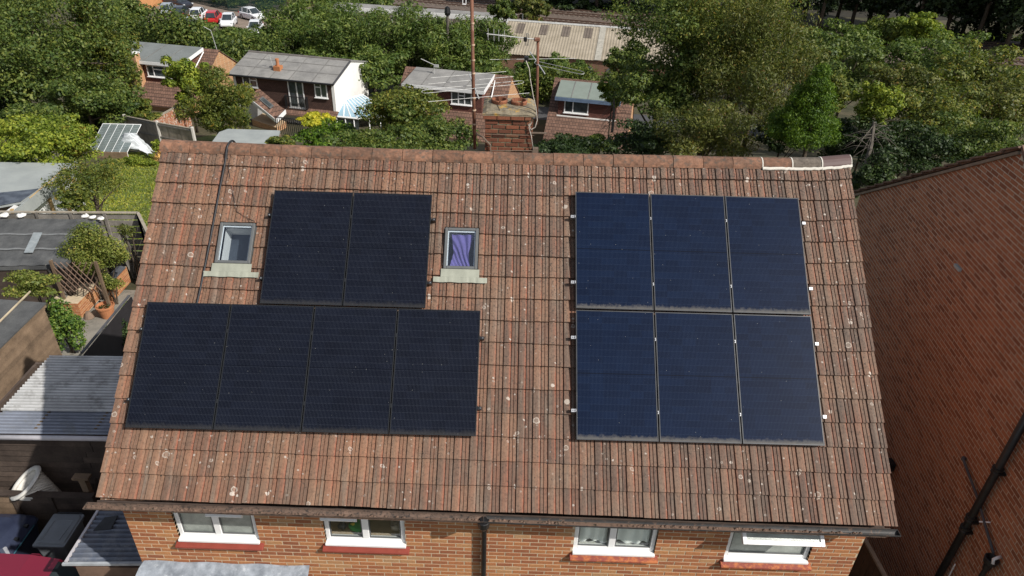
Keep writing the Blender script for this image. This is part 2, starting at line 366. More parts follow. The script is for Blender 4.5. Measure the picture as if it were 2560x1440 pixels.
# ridge tiles
RIDGE = M('ridge_tile_clay', (.26, .15, .10), .9, .35, 5, c2=(.33, .165, .10), fine=.6, fscale=16, rk='obj', ramt=.2, stain=(.52, .8, (.085, .072, .058), 13), bumps=.8, bscale=30)
RIDGE2 = M('new_ridge_tile', (.115, .072, .066), .6, .1, 4, fine=.1)
RIDGE3 = M('grey_ridge_tile', (.15, .125, .10), .9, .35, 12, fine=.4, fscale=40)
WMORT = M('white_mortar', (.60, .57, .5), .85, .1, 10)
def ridge_pt(u, a, r=.135):
    vz = RF(u, v_ridge(u) + .075, -.13); dz = vz[2]; dy = vz[1]
    return V(u, dy + .045 + r * 1.02 * math.cos(a), dz - .055 + r * 1.06 * math.sin(a))
nr = 23; L_ = (U1 - U0 + .02) / nr; wm = MB()
for i in range(nr):
    ua = U0 - .01 + i * L_; ub = ua + L_ - .008; r0 = .135 + random.uniform(-.004, .004); m_ = MB(); fresh = i >= nr - 3
    A = [math.radians(a) for a in range(-8, 190, 18)]
    m_.grid([[ridge_pt(u, a, r0 + d) for a in A] for u, d in ((ua, -.02), (ua, .002), (ub, .0), (ub, -.02))])
    mat_ = RIDGE2 if i == nr - 1 else RIDGE3 if i == nr - 2 else RIDGE
    m_.build('ridge_tile', mat_, roof, label='smooth new purple-brown ridge tile at the verge' if i == nr - 1 else None)
    tgt = wm
    if fresh:
        tgt.grid([[ridge_pt(u, a, r0 + d) for a in A] for u, d in ((ua - .014, -.01), (ua - .013, .004), (ua + .003, .004), (ua + .004, -.01))])
        us = np.linspace(ua - .01, ub + .01, 14); zn = [random.uniform(-.006, .006) for _ in us]       # fillet bedded on the top course
        tgt.grid([[RF(u, v_ridge(u) + dv + q, BASE_N + dn) for u, q in zip(us, zn)] for dv, dn in ((-.036, .02), (-.034, .066), (-.015, .074), (.005, .07))])
wm.grid([[ridge_pt(u, math.radians(a), .138) for a in (196, 180, 150, 120, 90, 60, 30, 0)] for u in (U1 - .004, U1 + .012)])
wm.build('fresh_mortar', WMORT, roof)
bm_ = MB(); us = np.linspace(U0, U1, 120)
bm_.grid([[ridge_pt(u, math.radians(a), .135 + d + random.uniform(-.006, .006)) for u in us] for a, d in ((204, -.02), (200, .004), (186, .006), (182, -.01))])
bm_.build('ridge_bedding', M('old_bedding_mortar', (.2, .155, .115), .95, .3, 8, fine=.4), roof)
# moss clumps in the laps
moss = MB()
for _ in range(330):
    u = random.uniform(-4.9, 4.9); k = random.choice(range(1, NC)); x = random.choice((.108, .152, .005)) + round((u - U0) / TW) * TW + U0
    if x > 4.95: continue
    v = vmap(x, k) - random.uniform(-.01, .02)
    if any(s[0] - .05 < x < s[1] + .05 and s[2] - .25 < v < s[3] + .05 for s in SKY): continue
    r = random.uniform(.006, .02)
    q = [RF(x + r * 1.5 * math.cos(a) * random.uniform(.6, 1.3), v + r * math.sin(a) * random.uniform(.6, 1.2), BASE_N + .012) for a in np.linspace(0, 6.28, 7)[:-1]]
    moss.add(q + [RF(x, v, BASE_N + .03)], [(i, (i + 1) % 6, 6) for i in range(6)])
moss.build('moss', M('black_moss', (.035, .032, .026), .95, .4, 30), roof, kind='stuff')
# ------------------------------------------------------------------ front wall
SH = .018
def FZ(X, z): return z - SH * X
WY = -.294; WTOP = 4.93; WX = 4.97
WIN = [(-4.34, -3.25, 3.855, 4.80), (-2.35, -1.26, 3.875, 4.80), (1.03, 2.16, 3.865, 4.80), (3.13, 4.31, 3.825, 4.80)]  # unsheared z (z + SH*x)
wall = MB(); sh = lambda p: V(p[0], p[1], FZ(p[0], p[2]) if p[2] > .5 else p[2])
xs = [-WX] + [a for w_ in WIN for a in w_[:2]] + [WX]
for i in range(0, len(xs), 2): wall.box((xs[i], WY, 0), (xs[i + 1], -.05, WTOP), sh)
for a, b_, z0, z1 in WIN:
    wall.box((a, WY, 0), (b_, -.05, z0), sh); wall.box((a, WY, z1), (b_, -.05, WTOP), sh)
wallo = wall.build('wall', MORTAR, house)
g_ = MB()
for s in (-1, 1):
    q = [V(s * WX, -.05, 0), V(s * WX, 6.4, 0), V(s * WX, 6.4, 4.85), V(s * WX, APY, APZ - .2), V(s * WX, -.05, 4.85)]
    g_.prism(q, V(-s * .25, 0, 0))
g_.box((-WX + .26, 6.15, 0), (WX - .26, 6.39, 4.85)); g_.build('rear_wall', NR_I, house)
bl, bh, j = .2105, .0605, .0152
bricks = []
ci = 0; z = 2.3
while z + bh < WTOP:
    x = -WX - (.1125 if ci % 2 else 0)
    while x < WX:
        x0, x1 = max(x, -WX), min(x + bl, WX)
        seg = [(x0, x1)]
        for a, b_, z0, z1 in WIN:
            if z + bh > z0 and z < z1:
                seg = [s for q in seg for s in (((q[0], min(q[1], a)), (max(q[0], b_), q[1])) if q[0] < b_ and q[1] > a else (q,)) if s[1] - s[0] > .02]
        for s in seg: bricks.append((s[0], s[1], z, ci))
        x += bl + j
    z += bh + j; ci += 1
def brick_mesh(l, h, d=.05, name='brick'):
    e = .0015
    vs = [V(-l / 2, d, -h / 2), V(l / 2, d, -h / 2), V(l / 2, d, h / 2), V(-l / 2, d, h / 2),
          V(-l / 2, 0, -h / 2), V(l / 2, 0, -h / 2), V(l / 2, 0, h / 2), V(-l / 2, 0, h / 2),
          V(-l / 2 + e, -e, -h / 2 + e), V(l / 2 - e, -e, -h / 2 + e), V(l / 2 - e, -e, h / 2 - e), V(-l / 2 + e, -e, h / 2 - e)]
    fs = [(8, 9, 10, 11)] + [(a, b, b + 4, a + 4) for a, b in ((0, 1), (1, 2), (2, 3))] + [(3, 0, 4, 7)] + [(4, 5, 9, 8), (5, 6, 10, 9), (6, 7, 11, 10), (7, 4, 8, 11)]
    return vs, fs
vs_, fs_ = brick_mesh(bl, bh); BM = bpy.data.meshes.new('brick'); BM.from_pydata([tuple(v) for v in vs_], [], fs_); BM.update(); BM.materials.append(BR_O)
def vis_brick(b):
    x, y, d = proj((b[0], WY, FZ(b[0], b[2]))); return 280 < x < 2250 and y < 1455 and b[2] < 4.42 and b[1] - b[0] > .2
cand = sorted([b for b in bricks if vis_brick(b)], key=lambda b: proj(((b[0] + b[1]) / 2, WY, b[2]))[2])[:300]; cs = set(cand)
rest = MB()
for b in bricks:
    x, zc = (b[0] + b[1]) / 2, b[2] + bh / 2; py = WY - .0015 - random.uniform(0, .002)
    if b in cs: link('brick', BM, None, wallo, V(x, py, FZ(x, zc)), (random.uniform(-.01, .01), SH, 0))
    else:
        v2, f2 = brick_mesh(b[1] - b[0], bh); rest.add([v + V(x, py, FZ(x + v[0], zc)) for v in v2], f2)
rest.build('brick_rest', BR_I, wallo, kind='stuff')
# soffit, fascia, gutter, downpipe
sf = MB(); sf.box((-WX - .03, -.60, 4.80), (WX + .03, -.30, 4.83), sh); sf.box((-WX - .03, -.615, 4.78), (WX + .03, -.595, 4.93), sh)
sf.build('fascia', M('brown_fascia', (.07, .05, .04), .7, .3, 4), house)
def gut(x0, x1, mats, name):
    g = MB(); us = np.linspace(x0, x1, 24)
    for r, rev in ((.052, 0), (.045, 1)):
        P_ = [[V(u, -.678 + r * math.cos(a), FZ(u, 4.935) - .012 * math.sin(u * .9) + r * math.sin(a)) for a in np.linspace(math.pi, 2 * math.pi, 9)] for u in us]
        g.grid(P_)
    g.grid([[V(u, -.678 + s * r, FZ(u, 4.935) - .012 * math.sin(u * .9) + .001) for s, r in ((1, .045), (1, .052))] for u in us])
    g.grid([[V(u, -.678 + s * r, FZ(u, 4.935) - .012 * math.sin(u * .9) + .001) for s, r in ((-1, .045), (-1, .052))] for u in us])
    for u in (x0, x1): g.prism([V(u, -.678 + .051 * math.cos(a), FZ(u, 4.934) - .012 * math.sin(u * .9) + .051 * math.sin(a)) for a in np.linspace(math.pi, 2 * math.pi, 9)], V(.006, 0, 0))
    g.build(name, mats, house, smooth=False)
GUTL = M('weathered_gutter', (.10, .072, .055), .75, .3, 5, c2=(.20, .13, .095), stain=(.5, .9, (.025, .022, .02), 22), fine=.3)
GUTR = M('dark_gutter', (.045, .043, .042), .6, .3, 5, stain=(.55, .8, (.16, .10, .07), 14))
gut(-5.12, -.2, GUTL, 'gutter'); gut(-.192, 5.07, GUTR, 'gutter')
gm = MB()                                   # silt and moss lying in the gutter
for i in range(190):
    u = random.uniform(-5.05, 4.6); r = random.uniform(.012, .035)
    c = V(u, -.678 + random.uniform(-.015, .015), FZ(u, 4.905)); gm.add([c + V(r * math.cos(a), r * .8 * math.sin(a), 0) for a in np.linspace(0, 6.28, 6)[:-1]] + [c + V(0, 0, r * .7)], [(q, (q + 1) % 5, 5) for q in range(5)])
gm.box((-5.1, -.71, 4.885), (4.9, -.646, 4.9), sh)
gm.build('gutter_silt', M('gutter_silt', (.14, .09, .065), .95, .4, 9, stain=(.55, .9, (.03, .03, .02), 15)), house, kind='stuff')
dp = MB(); dx = -.19
dp.tube([V(dx, -.678, 4.93), V(dx, -.678, 4.80), V(dx, -.64, 4.72), V(dx, -.42, 4.58), V(dx, -.365, 4.5), V(dx, -.365, 4.4)], .045, 12)
dp.lathe(V(dx, -.678, 4.78), [(.05, 0), (.075, .03), (.08, .12), (.07, .125)], 12)
dp.tube([V(dx, -.365, 4.42), V(dx, -.365, .1)], .036, 14)
for zc in (4.36, 2.9): dp.lathe(V(dx, -.365, zc), [(.043, 0), (.045, .02), (.045, .08), (.04, .1)], 12); dp.box((dx - .06, -.365, zc + .03), (dx + .06, -.297, zc + .06))
dp.build('downpipe', BLACKP, house, smooth=False)
# ------------------------------------------------------------------ windows
ROOMW = M('room_wall', (.16, .15, .135), .9, .2, 2)
def window(i, vent, pane, mull, curtain=None):
    a, b_, z0, z1 = WIN[i]; fr = thing if False else None
    F = MB(); y0, y1 = -.262, -.20; t_ = .062
    W_ = lambda lo, hi: F.box(lo, hi, sh)
    W_((a + .003, y0, z0 + .003), (a + t_, y1, z1)); W_((b_ - t_, y0, z0 + .003), (b_ - .003, y1, z1))
    W_((a + t_, y0, z0 + .003), (b_ - t_, y1, z0 + .085)); W_((a + t_, y0, z1 - .06), (b_ - t_, y1, z1 - .002))
    cols = [(a + t_, b_ - t_)] if mull is None else [(a + t_, mull - .045), (mull + .045, b_ - t_)]
    if mull is not None: W_((mull - .045, y0 - .002, z0 + .085), (mull + .045, y1, z1 - .06))
    W_((a - .004, -.335, z0 - .012), (b_ + .004, -.19, z0 + .028))                 # white cill nose
    wo = F.build('window', WHITE, house, bevel=.006)
    tz = z1 - .34
    for ci, (c0, c1) in enumerate(cols):
        zt = z1 - .06
        if vent == ci:
            m = MB(); m.box((c0, y0 + .004, tz - .03), (c1, y1, tz + .03), sh); m.build('transom', WHITE, wo)
            # open top-hung sash: tilted out about its top edge
            ang = math.radians(54); hz = z1 + .0; hgt = .32 if i != 3 else .43
            def tilt(p, hz=hz, ang=ang):
                q = p[2] - hz; yy = p[1] + .262
                return sh(V(p[0], -.268 + yy * math.cos(ang) + q * math.sin(ang), hz + q * math.cos(ang) - yy * math.sin(ang)))
            s_ = MB(); e = .055; k0, k1 = c0 - .012, c1 + .012
            for lo, hi in (((k0, -.262, hz - hgt), (k0 + e, -.212, hz)), ((k1 - e, -.262, hz - hgt), (k1, -.212, hz)), ((k0 + e, -.2615, hz - hgt), (k1 - e, -.2115, hz - hgt + .062)), ((k0 + e, -.2615, hz - e), (k1 - e, -.2115, hz))): s_.box(lo, hi, tilt)
            so_ = s_.build('open_vent', WHITE, wo, bevel=.005)
            p_ = MB(); p_.box((k0 + e - .005, -.245, hz - hgt + .057), (k1 - e + .005, -.235, hz - e + .005), tilt); p_.build('vent_pane', FROST if i in (0, 3) else GLASSD, wo)
            zt = tz - .03
        g = MB(); g.box((c0 - .004, -.232, z0 + .08), (c1 + .004, -.224, zt + .004), sh); g.build('pane', pane, wo)
        s_ = MB(); e = .016                                                            # glazing gasket
        for lo, hi in (((c0, -.250, z0 + .085), (c0 + e, -.233, zt)), ((c1 - e, -.25, z0 + .085), (c1, -.233, zt)), ((c0 + e, -.25, z0 + .085), (c1 - e, -.233, z0 + .085 + e)), ((c0 + e, -.25, zt - e), (c1 - e, -.233, zt))): s_.box(lo, hi, sh)
        s_.build('gasket', GREYP, wo)
    S = MB(); x0, x1 = a - .04, b_ + .05
    S.prism([sh(V(x0, -.27, z0 - .012)), sh(V(x0, -.385, z0 - .05)), sh(V(x0, -.385, z0 - .085)), sh(V(x0, -.27, z0 - .085))], V(x1 - x0, 0, -SH * (x1 - x0)))
    n_ = 1 if i < 2 else 9
    S.build('sill', SILLRED if i < 2 else SILLWORN, wo, bevel=.006)
    # room behind
    R_ = MB(); X0, X1, Y0, Y1, Z0, Z1 = a - .15, b_ + .15, -.045, 1.2, z0 - .02, z1 + .05
    q = [sh(V(x, y, z_)) for z_ in (Z0, Z1) for x, y in ((X0, Y0), (X1, Y0), (X1, Y1), (X0, Y1))]
    R_.add(q, [(0, 1, 2, 3), (4, 7, 6, 5), (1, 5, 6, 2), (2, 6, 7, 3), (3, 7, 4, 0)])
    R_.build('room', ROOMW, wo)
    B_ = MB(); B_.box((a, -.195, z0 + .02), (b_, .12, z0 + .045), sh); B_.build('window_board', M('window_board', (.38, .27, .15), .6, .2, 5) if i == 1 else M('white_board', (.6, .6, .55), .6, .1, 3), wo)
    return wo
w1 = window(0, 1, FROST, -3.80); w2 = window(1, 0, GLASS, -1.80); w3 = window(2, None, GLASS, 1.56); w4 = window(3, 0, FROST, None)
# net curtain behind the third window, clutter on the second board
for c0, c1 in ((1.10, 1.5), (1.63, 2.09)):
    us = np.linspace(c0, c1, 46); g = MB()
    g.grid([[sh(V(u, -.185 + .017 * math.sin(u * 42 + 1.2 * math.sin(u * 9)), zz + (.03 * math.sin(u * 16) if zz < 4.2 else 0))) for u in us] for zz in (3.97, 4.15, 4.4, 4.78)])
    g.build('net_curtain', NET, None, smooth=True, label='white net curtain hanging in folds behind the %s pane' % ('window\'s first' if c0 < 1.2 else 'window\'s second'), cat='curtain', group='net curtains in the two-pane window')
def blob(name, c, r, mat, label, cat, sq=(1, 1, 1)):
    m = MB(); prof = [(r * sq[0] * math.sin(a), r * sq[2] * (1 - math.cos(a))) for a in np.linspace(.05, math.pi - .05, 7)]
    m.lathe(c, prof, 9); v = np.array(m.v); v += rng.normal(0, r * .12, v.shape); m.v = [tuple(p) for p in v]
    return m.build(name, mat, None, smooth=True, label=label, cat=cat)
bz = FZ(-1.8, 3.875) + .048
blob('toy', V(-2.16, -.08, bz), .06, M('dark_toy', (.03, .03, .035), .6), 'small black toy on the wooden window board', 'toy')
blob('toy', V(-2.02, -.06, bz), .045, M('yellow_toy', (.7, .5, .05), .6), 'small yellow toy on the wooden window board', 'toy')
blob('green_cloth', V(-1.95, -.04, bz), .085, M('green_cloth', (.06, .30, .07), .8), 'crumpled bright green cloth on the wooden window board', 'cloth', (1.6, 1, .5))
blob('stuffed_toy', V(-1.42, -.02, bz), .07, M('beige_plush', (.42, .34, .25), .9), 'beige stuffed toy lying behind the dark pane', 'toy', (1.5, 1, .7))
# lead covered bay roof at the foot of the picture
ld = MB()
top = [sh(V(x, -.305, 3.385 + .012 * math.sin(x * 9))) for x in np.linspace(-4.93, -2.63, 24)]
mid = [sh(V(x, -.40, 3.345 + .006 * math.sin(x * 13))) for x in np.linspace(-4.97, -2.63, 24)]
bot = [sh(V(x, -.62, 3.19 + .010 * math.sin(x * 17))) for x in np.linspace(-5.03, -2.66, 24)]
ld.grid([bot, mid, top]); ld.grid([[p - V(0, .004, .012) for p in bot], bot])
ld.build('lead_flashing', LEAD, house, smooth=True)
pr = MB()
for k in range(14):
    u0 = -5.0 + k * .168
    pr.prism([V(u0, -.50, FZ(u0, 3.255)), V(u0 + .16, -.50, FZ(u0, 3.255)), V(u0 + .16, -1.25, FZ(u0, 2.75)), V(u0, -1.25, FZ(u0, 2.75))], V(0, -.01, .015))
pr.build('porch_tiles', TILE_I, house, kind='stuff')
pw = MB(); pw.box((-4.9, -1.1, 0), (-2.75, -.30, 2.6)); pw.build('porch_wall', BR_I, house)
# ------------------------------------------------------------------ roof windows
CLOTH = M('purple_cloth', (.17, .135, .36), .8, .15, 4)
APRON = M('grey_green_flashing', (.30, .31, .25), .6, .12, 5, spec=.5)
def skylight(i):
    u0, u1, v0, v1 = SKY[i]; F = MB(); n0, n1, e = -.19, -.06, .042
    bx = lambda a, b, c, d, n0=n0, n1=n1: F.prism([RF(a, c, n0), RF(b, c, n0), RF(b, d, n0), RF(a, d, n0)], RF(0, 0, n1 - n0) - RF(0, 0, 0))
    bx(u0, u0 + e, v0, v1); bx(u1 - e, u1, v0, v1); bx(u0 + e, u1 - e, v0, v0 + e, n0, n1 - .001); bx(u0 + e, u1 - e, v1 - e, v1, n0, n1 - .001)
    so_ = F.build('skylight', GREYP, house, bevel=.006)
    F = MB(); F.prism([RF(u0 - .03, v0 - .03, -.150), RF(u1 + .03, v0 - .03, -.150), RF(u1 + .03, v1 + .05, -.150), RF(u0 - .03, v1 + .05, -.150)][:2] + [RF(u1 + .03, v0 + .001, -.15), RF(u0 - .03, v0 + .001, -.15)], RF(0, 0, .02) - RF(0, 0, 0))
    for a, b in ((u0 - .035, u0 - .001), (u1 + .001, u1 + .035)): F.prism([RF(a, v0, -.18), RF(b, v0, -.18), RF(b, v1 + .05, -.18), RF(a, v1 + .05, -.18)], RF(0, 0, .05) - RF(0, 0, 0))
    F.prism([RF(u0 - .03, v1 + .001, -.18), RF(u1 + .03, v1 + .001, -.18), RF(u1 + .03, v1 + .06, -.18), RF(u0 - .03, v1 + .06, -.18)], RF(0, 0, .05) - RF(0, 0, 0)); F.build('kerb_flashing', GREYP, so_)
    A = MB(); us = np.linspace(u0 - .13, u1 + .14, 40)
    def an(u, v):
        x = (u - U0) % TW; h = np.interp(x, [p[0] for p in PROF], [p[1] for p in PROF]); return BASE_N + .058 + .3 * max(h, 0)
    A.grid([[RF(u, v0 - .195 + .003 * math.sin(u * 23), an(u, 0) + .006) for u in us], [RF(u, v0 - .12, an(u, 0) + .01) for u in us]])
    us2 = np.linspace(u0 - .03, u1 + .03, 24)
    A.grid([[RF(u, v0 - .12, an(u, 0) + .011) for u in us2], [RF(u, v0 - .002, -.072) for u in us2]])
    A.build('apron_flashing', APRON, so_, smooth=True)
    G = MB(); G.prism([RF(u0 + e, v0 + e, -.085), RF(u1 - e, v0 + e, -.085), RF(u1 - e, v1 - e, -.085), RF(u0 + e, v1 - e, -.085)], RF(0, 0, .006) - RF(0, 0, 0)); G.build('pane', SKYG, so_)
    I = MB(); d = -.42; a, b, c, f = u0 + e, u1 - e, v0 + e, v1 - e
    q = [RF(x, y, -.10) for x, y in ((a, c), (b, c), (b, f), (a, f))] + [RF(x, y, d) for x, y in ((a, c), (b, c), (b, f), (a, f))]
    I.add(q, [(0, 1, 5, 4), (1, 2, 6, 5), (2, 3, 7, 6), (3, 0, 4, 7)]); I.build('lining', WPAINT, so_)
    I = MB(); I.add(q[4:], [(0, 1, 2, 3)]); I.build('loft_dark', M('loft_floor', (.05, .06, .075), .7), so_)
    for s, w_ in ((u0 + e, .014), (u1 - e - .014, .014)):
        B = MB(); B.prism([RF(s, v0 + e, -.09), RF(s + w_, v0 + e, -.09), RF(s + w_, v1 - e, -.09), RF(s, v1 - e, -.09)], RF(0, 0, .004) - RF(0, 0, 0)); B.build('inner_sash', WHITE, so_)
    B = MB(); B.prism([RF(u0 + e, v1 - e - .02, -.0895), RF(u1 - e, v1 - e - .02, -.0895), RF(u1 - e, v1 - e, -.0895), RF(u0 + e, v1 - e, -.0895)], RF(0, 0, .003) - RF(0, 0, 0)); B.build('inner_sash', WHITE, so_)
    return so_
SKYG = glassmat('roof_window_glass', (.9, .93, .95), .09, .03)
skylight(0); skylight(1)
u0, u1, v0, v1 = SKY[1]; us = np.linspace(u0 + .06, u1 - .075, 40); g = MB()
rows = []
for v in np.linspace(v0 + .055, v1 - .075, 22):
    q = (v - v0) / (v1 - v0); wdt = .62 + .38 * abs(q - .42) / .58; cx = (us[0] + us[-1]) / 2 + .03 * (q - .3)
    rows.append([RF(cx + (u - (us[0] + us[-1]) / 2) * wdt, v, -.145 + .013 * math.sin((u - u1) * 60 / (.45 + q) + q * 3) + .008 * math.sin(q * 9 + u * 14)) for u in us])
g.grid(rows); g.build('purple_cloth', CLOTH, None, smooth=True, label='creased purple cloth hung behind the pane of a roof window', cat='cloth')
# ------------------------------------------------------------------ solar panels
def cellmat(name, c1, c2, line, dust):
    m, t, b, N, L = nodes(name); tc = N('ShaderNodeTexCoord'); s = N('ShaderNodeSeparateXYZ'); L(tc.outputs['Object'], s.inputs[0]); p = pos(t)
    x, y = s.outputs[0], s.outputs[1]
    def tri(v, period, wd):       # 1 on a line of width wd every period
        f = mth(t, 'FRACT', mth(t, 'DIVIDE', v, period)); return mth(t, 'LESS_THAN', f, wd / period)
    cell = N('ShaderNodeTexWhiteNoise'); cell.noise_dimensions = '3D'; cv = N('ShaderNodeCombineXYZ')
    L(mth(t, 'FLOOR', mth(t, 'DIVIDE', x, .176)), cv.inputs[0]); L(mth(t, 'FLOOR', mth(t, 'DIVIDE', y, .0905)), cv.inputs[1]); L(rnd(t, 'obj'), cv.inputs[2]); L(cv.outputs[0], cell.inputs[0])
    col = mixc(t, mth(t, 'MULTIPLY_ADD', cell.outputs['Value'], .5, mth(t, 'MULTIPLY', noise(t, .9, 3, .6, p), .55)), c1, c2)
    bus = mth(t, 'MULTIPLY', tri(x, .0176, .003), mth(t, 'SUBTRACT', 1., tri(y, .0905, .006)))
    col = mixc(t, mth(t, 'MULTIPLY', bus, mth(t, 'MULTIPLY_ADD', noise(t, 3, 3, .6, p), .8, .25)), col, line)
    dash = mth(t, 'MULTIPLY', tri(y, .0905, .009), mth(t, 'LESS_THAN', mth(t, 'FRACT', mth(t, 'DIVIDE', x, .0176)), .45)); col = mixc(t, mth(t, 'MULTIPLY', dash, .55), col, line)
    mid = mth(t, 'LESS_THAN', mth(t, 'ABSOLUTE', mth(t, 'SUBTRACT', y, .5 * PH)), .006); col = mixc(t, mth(t, 'MULTIPLY', mid, .7), col, (.003, .004, .008))
    du = mth(t, 'MULTIPLY', mth(t, 'SUBTRACT', 1., mth(t, 'SMOOTH_MIN', mth(t, 'DIVIDE', y, mth(t, 'MULTIPLY_ADD', noise(t, 22, 3, .6, p), .12, .012)), 1., .1)), dust)
    col = mixc(t, du, col, (.36, .33, .26))
    spk = N('ShaderNodeTexVoronoi'); spk.inputs['Scale'].default_value = 9; L(p, spk.inputs['Vector']); sk = mth(t, 'LESS_THAN', spk.outputs['Distance'], .035); col = mixc(t, mth(t, 'MULTIPLY', sk, .35), col, (.5, .5, .45))
    L(col, b.inputs['Base Color']); b.inputs['Roughness'].default_value = .4; b.inputs['Specular IOR Level'].default_value = .05
    b.inputs['Coat Weight'].default_value = .11; b.inputs['Coat Roughness'].default_value = .05
    return m
PH = 1.66
def panel_set(W, H, tilt_n, origin, cell, framem, clampm, thick=.035):
    """master panel in local roof coordinates: x along eaves, y up slope, z off the roof"""
    root = bpy.data.objects.new('solar_panel', None); COL.objects.link(root); root.rotation_euler = (PITCH, 0, 0)
    def sub(name, mb, mats, bev=0):
        o = bpy.data.objects.new(name, mb.mesh(name, mats)); COL.objects.link(o); o.parent = root
        if bev: b = o.modifiers.new('bevel', 'BEVEL'); b.width = bev; b.segments = 1
        return o
    f = MB(); e = .012
    f.box((0, 0, -thick), (e, H, 0)); f.box((W - e, 0, -thick), (W, H, 0)); f.box((e, 0, -thick), (W - e, e, -.0006)); f.box((e, H - e, -thick), (W - e, H, -.0006)); sub('frame', f, framem)
    g = MB(); g.box((e, e, -.012), (W - e, H - e, -.0025)); sub('glass', g, cell)
    return root, sub
BLKF = M('black_panel_frame', (.022, .024, .027), .4, .15, 8, metal=.3, spec=.5)
BLUF = M('blue_panel_frame', (.05, .053, .058), .45, .25, 8, metal=.3, stain=(.62, .35, (.35, .32, .25), 30))
PH = 1.72; CELLB = cellmat('blue_cells', (.0018, .0046, .016), (.0042, .0112, .034), (.028, .043, .078), .38)
PH = 1.66; CELLK = cellmat('black_cells', (.0024, .0032, .0072), (.0055, .0075, .0155), (.046, .053, .07), .08)
def place_panel(root, u, v, label, group, first):
    loc = RF(u, v, 0)
    if first: root.location = loc; ORG[root.name] = loc; return tag(root, label, 'solar panel', group)
    return copy_tree(root, loc, None, label, group)
W, H, gp = 1.052, 1.72, .018
root, sub = panel_set(W, H, 0, None, CELLB, BLUF, ALU)
for yy in (.37, 1.34):
    c = MB(); c.box((-.014, yy - .02, -.03), (-.003, yy + .02, .004)); c.lathe(V(-.009, yy, .004), [(.008, 0), (.008, .005), (.004, .007)], 8); sub('clamp', c, ALU)
place_names = [['beside the bare tile strip', 'middle of its row', 'beside the verge facing the brick gable']] * 2
k = 0
for r, rn in enumerate(('lower', 'upper')):
    for c in range(3):
        o = place_panel(root, .966 + c * (W + gp), r * (H + .025), 'blue-tinted solar panel in the %s row of six, %s' % (rn, place_names[0][c]), 'blue solar panels on the roof', k == 0); k += 1
W, H, gp = 1.102, 1.66, .014
root, sub = panel_set(W, H, 0, None, CELLK, BLKF, BLKF)
for yy in (.36, 1.29):
    c = MB(); c.box((W + .002, yy - .025, -.03), (W + .014, yy + .025, .004)); sub('clamp', c, BLKF)
nm = ['nearest the verge', 'second from the verge', 'third from the verge', 'at the end beside the bare tiles']
k = 0
for c in range(4):
    place_panel(root, -4.772 + c * (W + gp), .012, 'black solar panel in the lower row of four, ' + nm[c], 'black solar panels on the roof', k == 0); k += 1
for c in range(2):
    place_panel(root, -3.285 + c * (W + gp), 1.692, 'black solar panel of the upper pair, beside the ' + ('roof window with a white lining' if c == 0 else 'roof window with a purple cloth'), 'black solar panels on the roof', False)
def rail(u0, u1, v, mat, label, group):
    m = MB(); q = lambda a, b, n0, n1, d: m.prism([RF(a, v - d, n0), RF(b, v - d, n0), RF(b, v + d, n0), RF(a, v + d, n0)], RF(0, 0, n1 - n0) - RF(0, 0, 0))
    q(u0, u1, -.085, -.045, .018); q(u0, u0 + .045, -.045, -.006, .02); q(u1 - .045, u1, -.045, -.006, .02)
    o = m.build('mounting_rail', mat, None, label=label, cat='rail', group=group)
    for s in (u0 + .022, u1 - .022):
        b = MB(); c = RF(s, v, -.006); b.add([c + V(.01 * math.cos(a), .01 * math.sin(a) * CP, .01 * math.sin(a) * SP) for a in np.linspace(0, 6.28, 9)[:-1]] + [RF(s, v, .004)], [(i, (i + 1) % 8, 8) for i in range(8)]); b.build('bolt', ALU, o)
for v, nmr in ((.37, 'lowest'), (1.34, 'second lowest'), (1.745 + .37, 'second highest'), (1.745 + 1.34, 'highest')):
    rail(.90, 4.225, v, ALU, 'silver rail ends sticking out from the blue panels, %s of four' % nmr, 'rails under the blue panels')
for a, b, v, q in ((-4.82, -.26, .37, 'lower'), (-4.82, -.26, 1.30, 'upper')): rail(a, b, v, BLKF, 'dark rail under the lower four black panels, %s of two' % q, 'rails under the black panels')
for a, b, v, q in ((-3.34, -1.0, 2.05, 'lower'), (-3.34, -1.0, 2.98, 'upper')): rail(a, b, v, BLKF, 'dark rail under the upper two black panels, %s of two' % q, 'rails under the black panels')
# ------------------------------------------------------------------ cables over the roof
CAB = M('black_cable', (.02, .021, .024), .5, .3, 8)
def cable(pts, r, label, name='cable'):
    m = MB(); P_ = [np.asarray(p, float) for p in pts]; out = []
    for i in range(len(P_) - 1):
        for q in np.linspace(0, 1, 5)[:-1]:
            a, b = P_[max(i - 1, 0)], P_[min(i + 2, len(P_) - 1)]; p0, p1 = P_[i], P_[i + 1]
            h = q * q * (3 - 2 * q); out.append(.5 * (2 * p0 + (p1 - a) * q + (2 * a - 5 * p0 + 4 * p1 - b) * q * q + (3 * p0 - a - 3 * p1 + b) * q ** 3) if True else p0 + (p1 - p0) * h)
    out.append(P_[-1]); m.tube(out, r, 6); return m.build(name, CAB, None, smooth=True, label=label, cat='cable')
rt = lambda u, a, r: ridge_pt(u, math.radians(a), r)
cable([rt(-4.02, 20, .155), rt(-4.03, 70, .16), rt(-4.05, 120, .162), rt(-4.07, 165, .165), RF(-4.074, 3.82, -.085), RF(-4.09, 3.41, -.085), RF(-4.105, 2.86, -.085), RF(-4.12, 2.38, -.085), RF(-4.14, 1.9, -.085), RF(-4.15, 1.66, -.07)], .015, 'thick black cable running over the ridge down to the lower black panels')
cable([rt(-4.05, 90, .155), rt(-4.05, 160, .155), RF(-4.045, 3.86, -.09), RF(-4.0, 3.66, -.09), RF(-3.83, 3.11, -.09), RF(-3.76, 3.02, -.09), RF(-3.64, 2.95, -.08), RF(-3.53, 2.9, -.08)], .0035, 'thin wire trailing from the ridge to the roof window with a white lining')
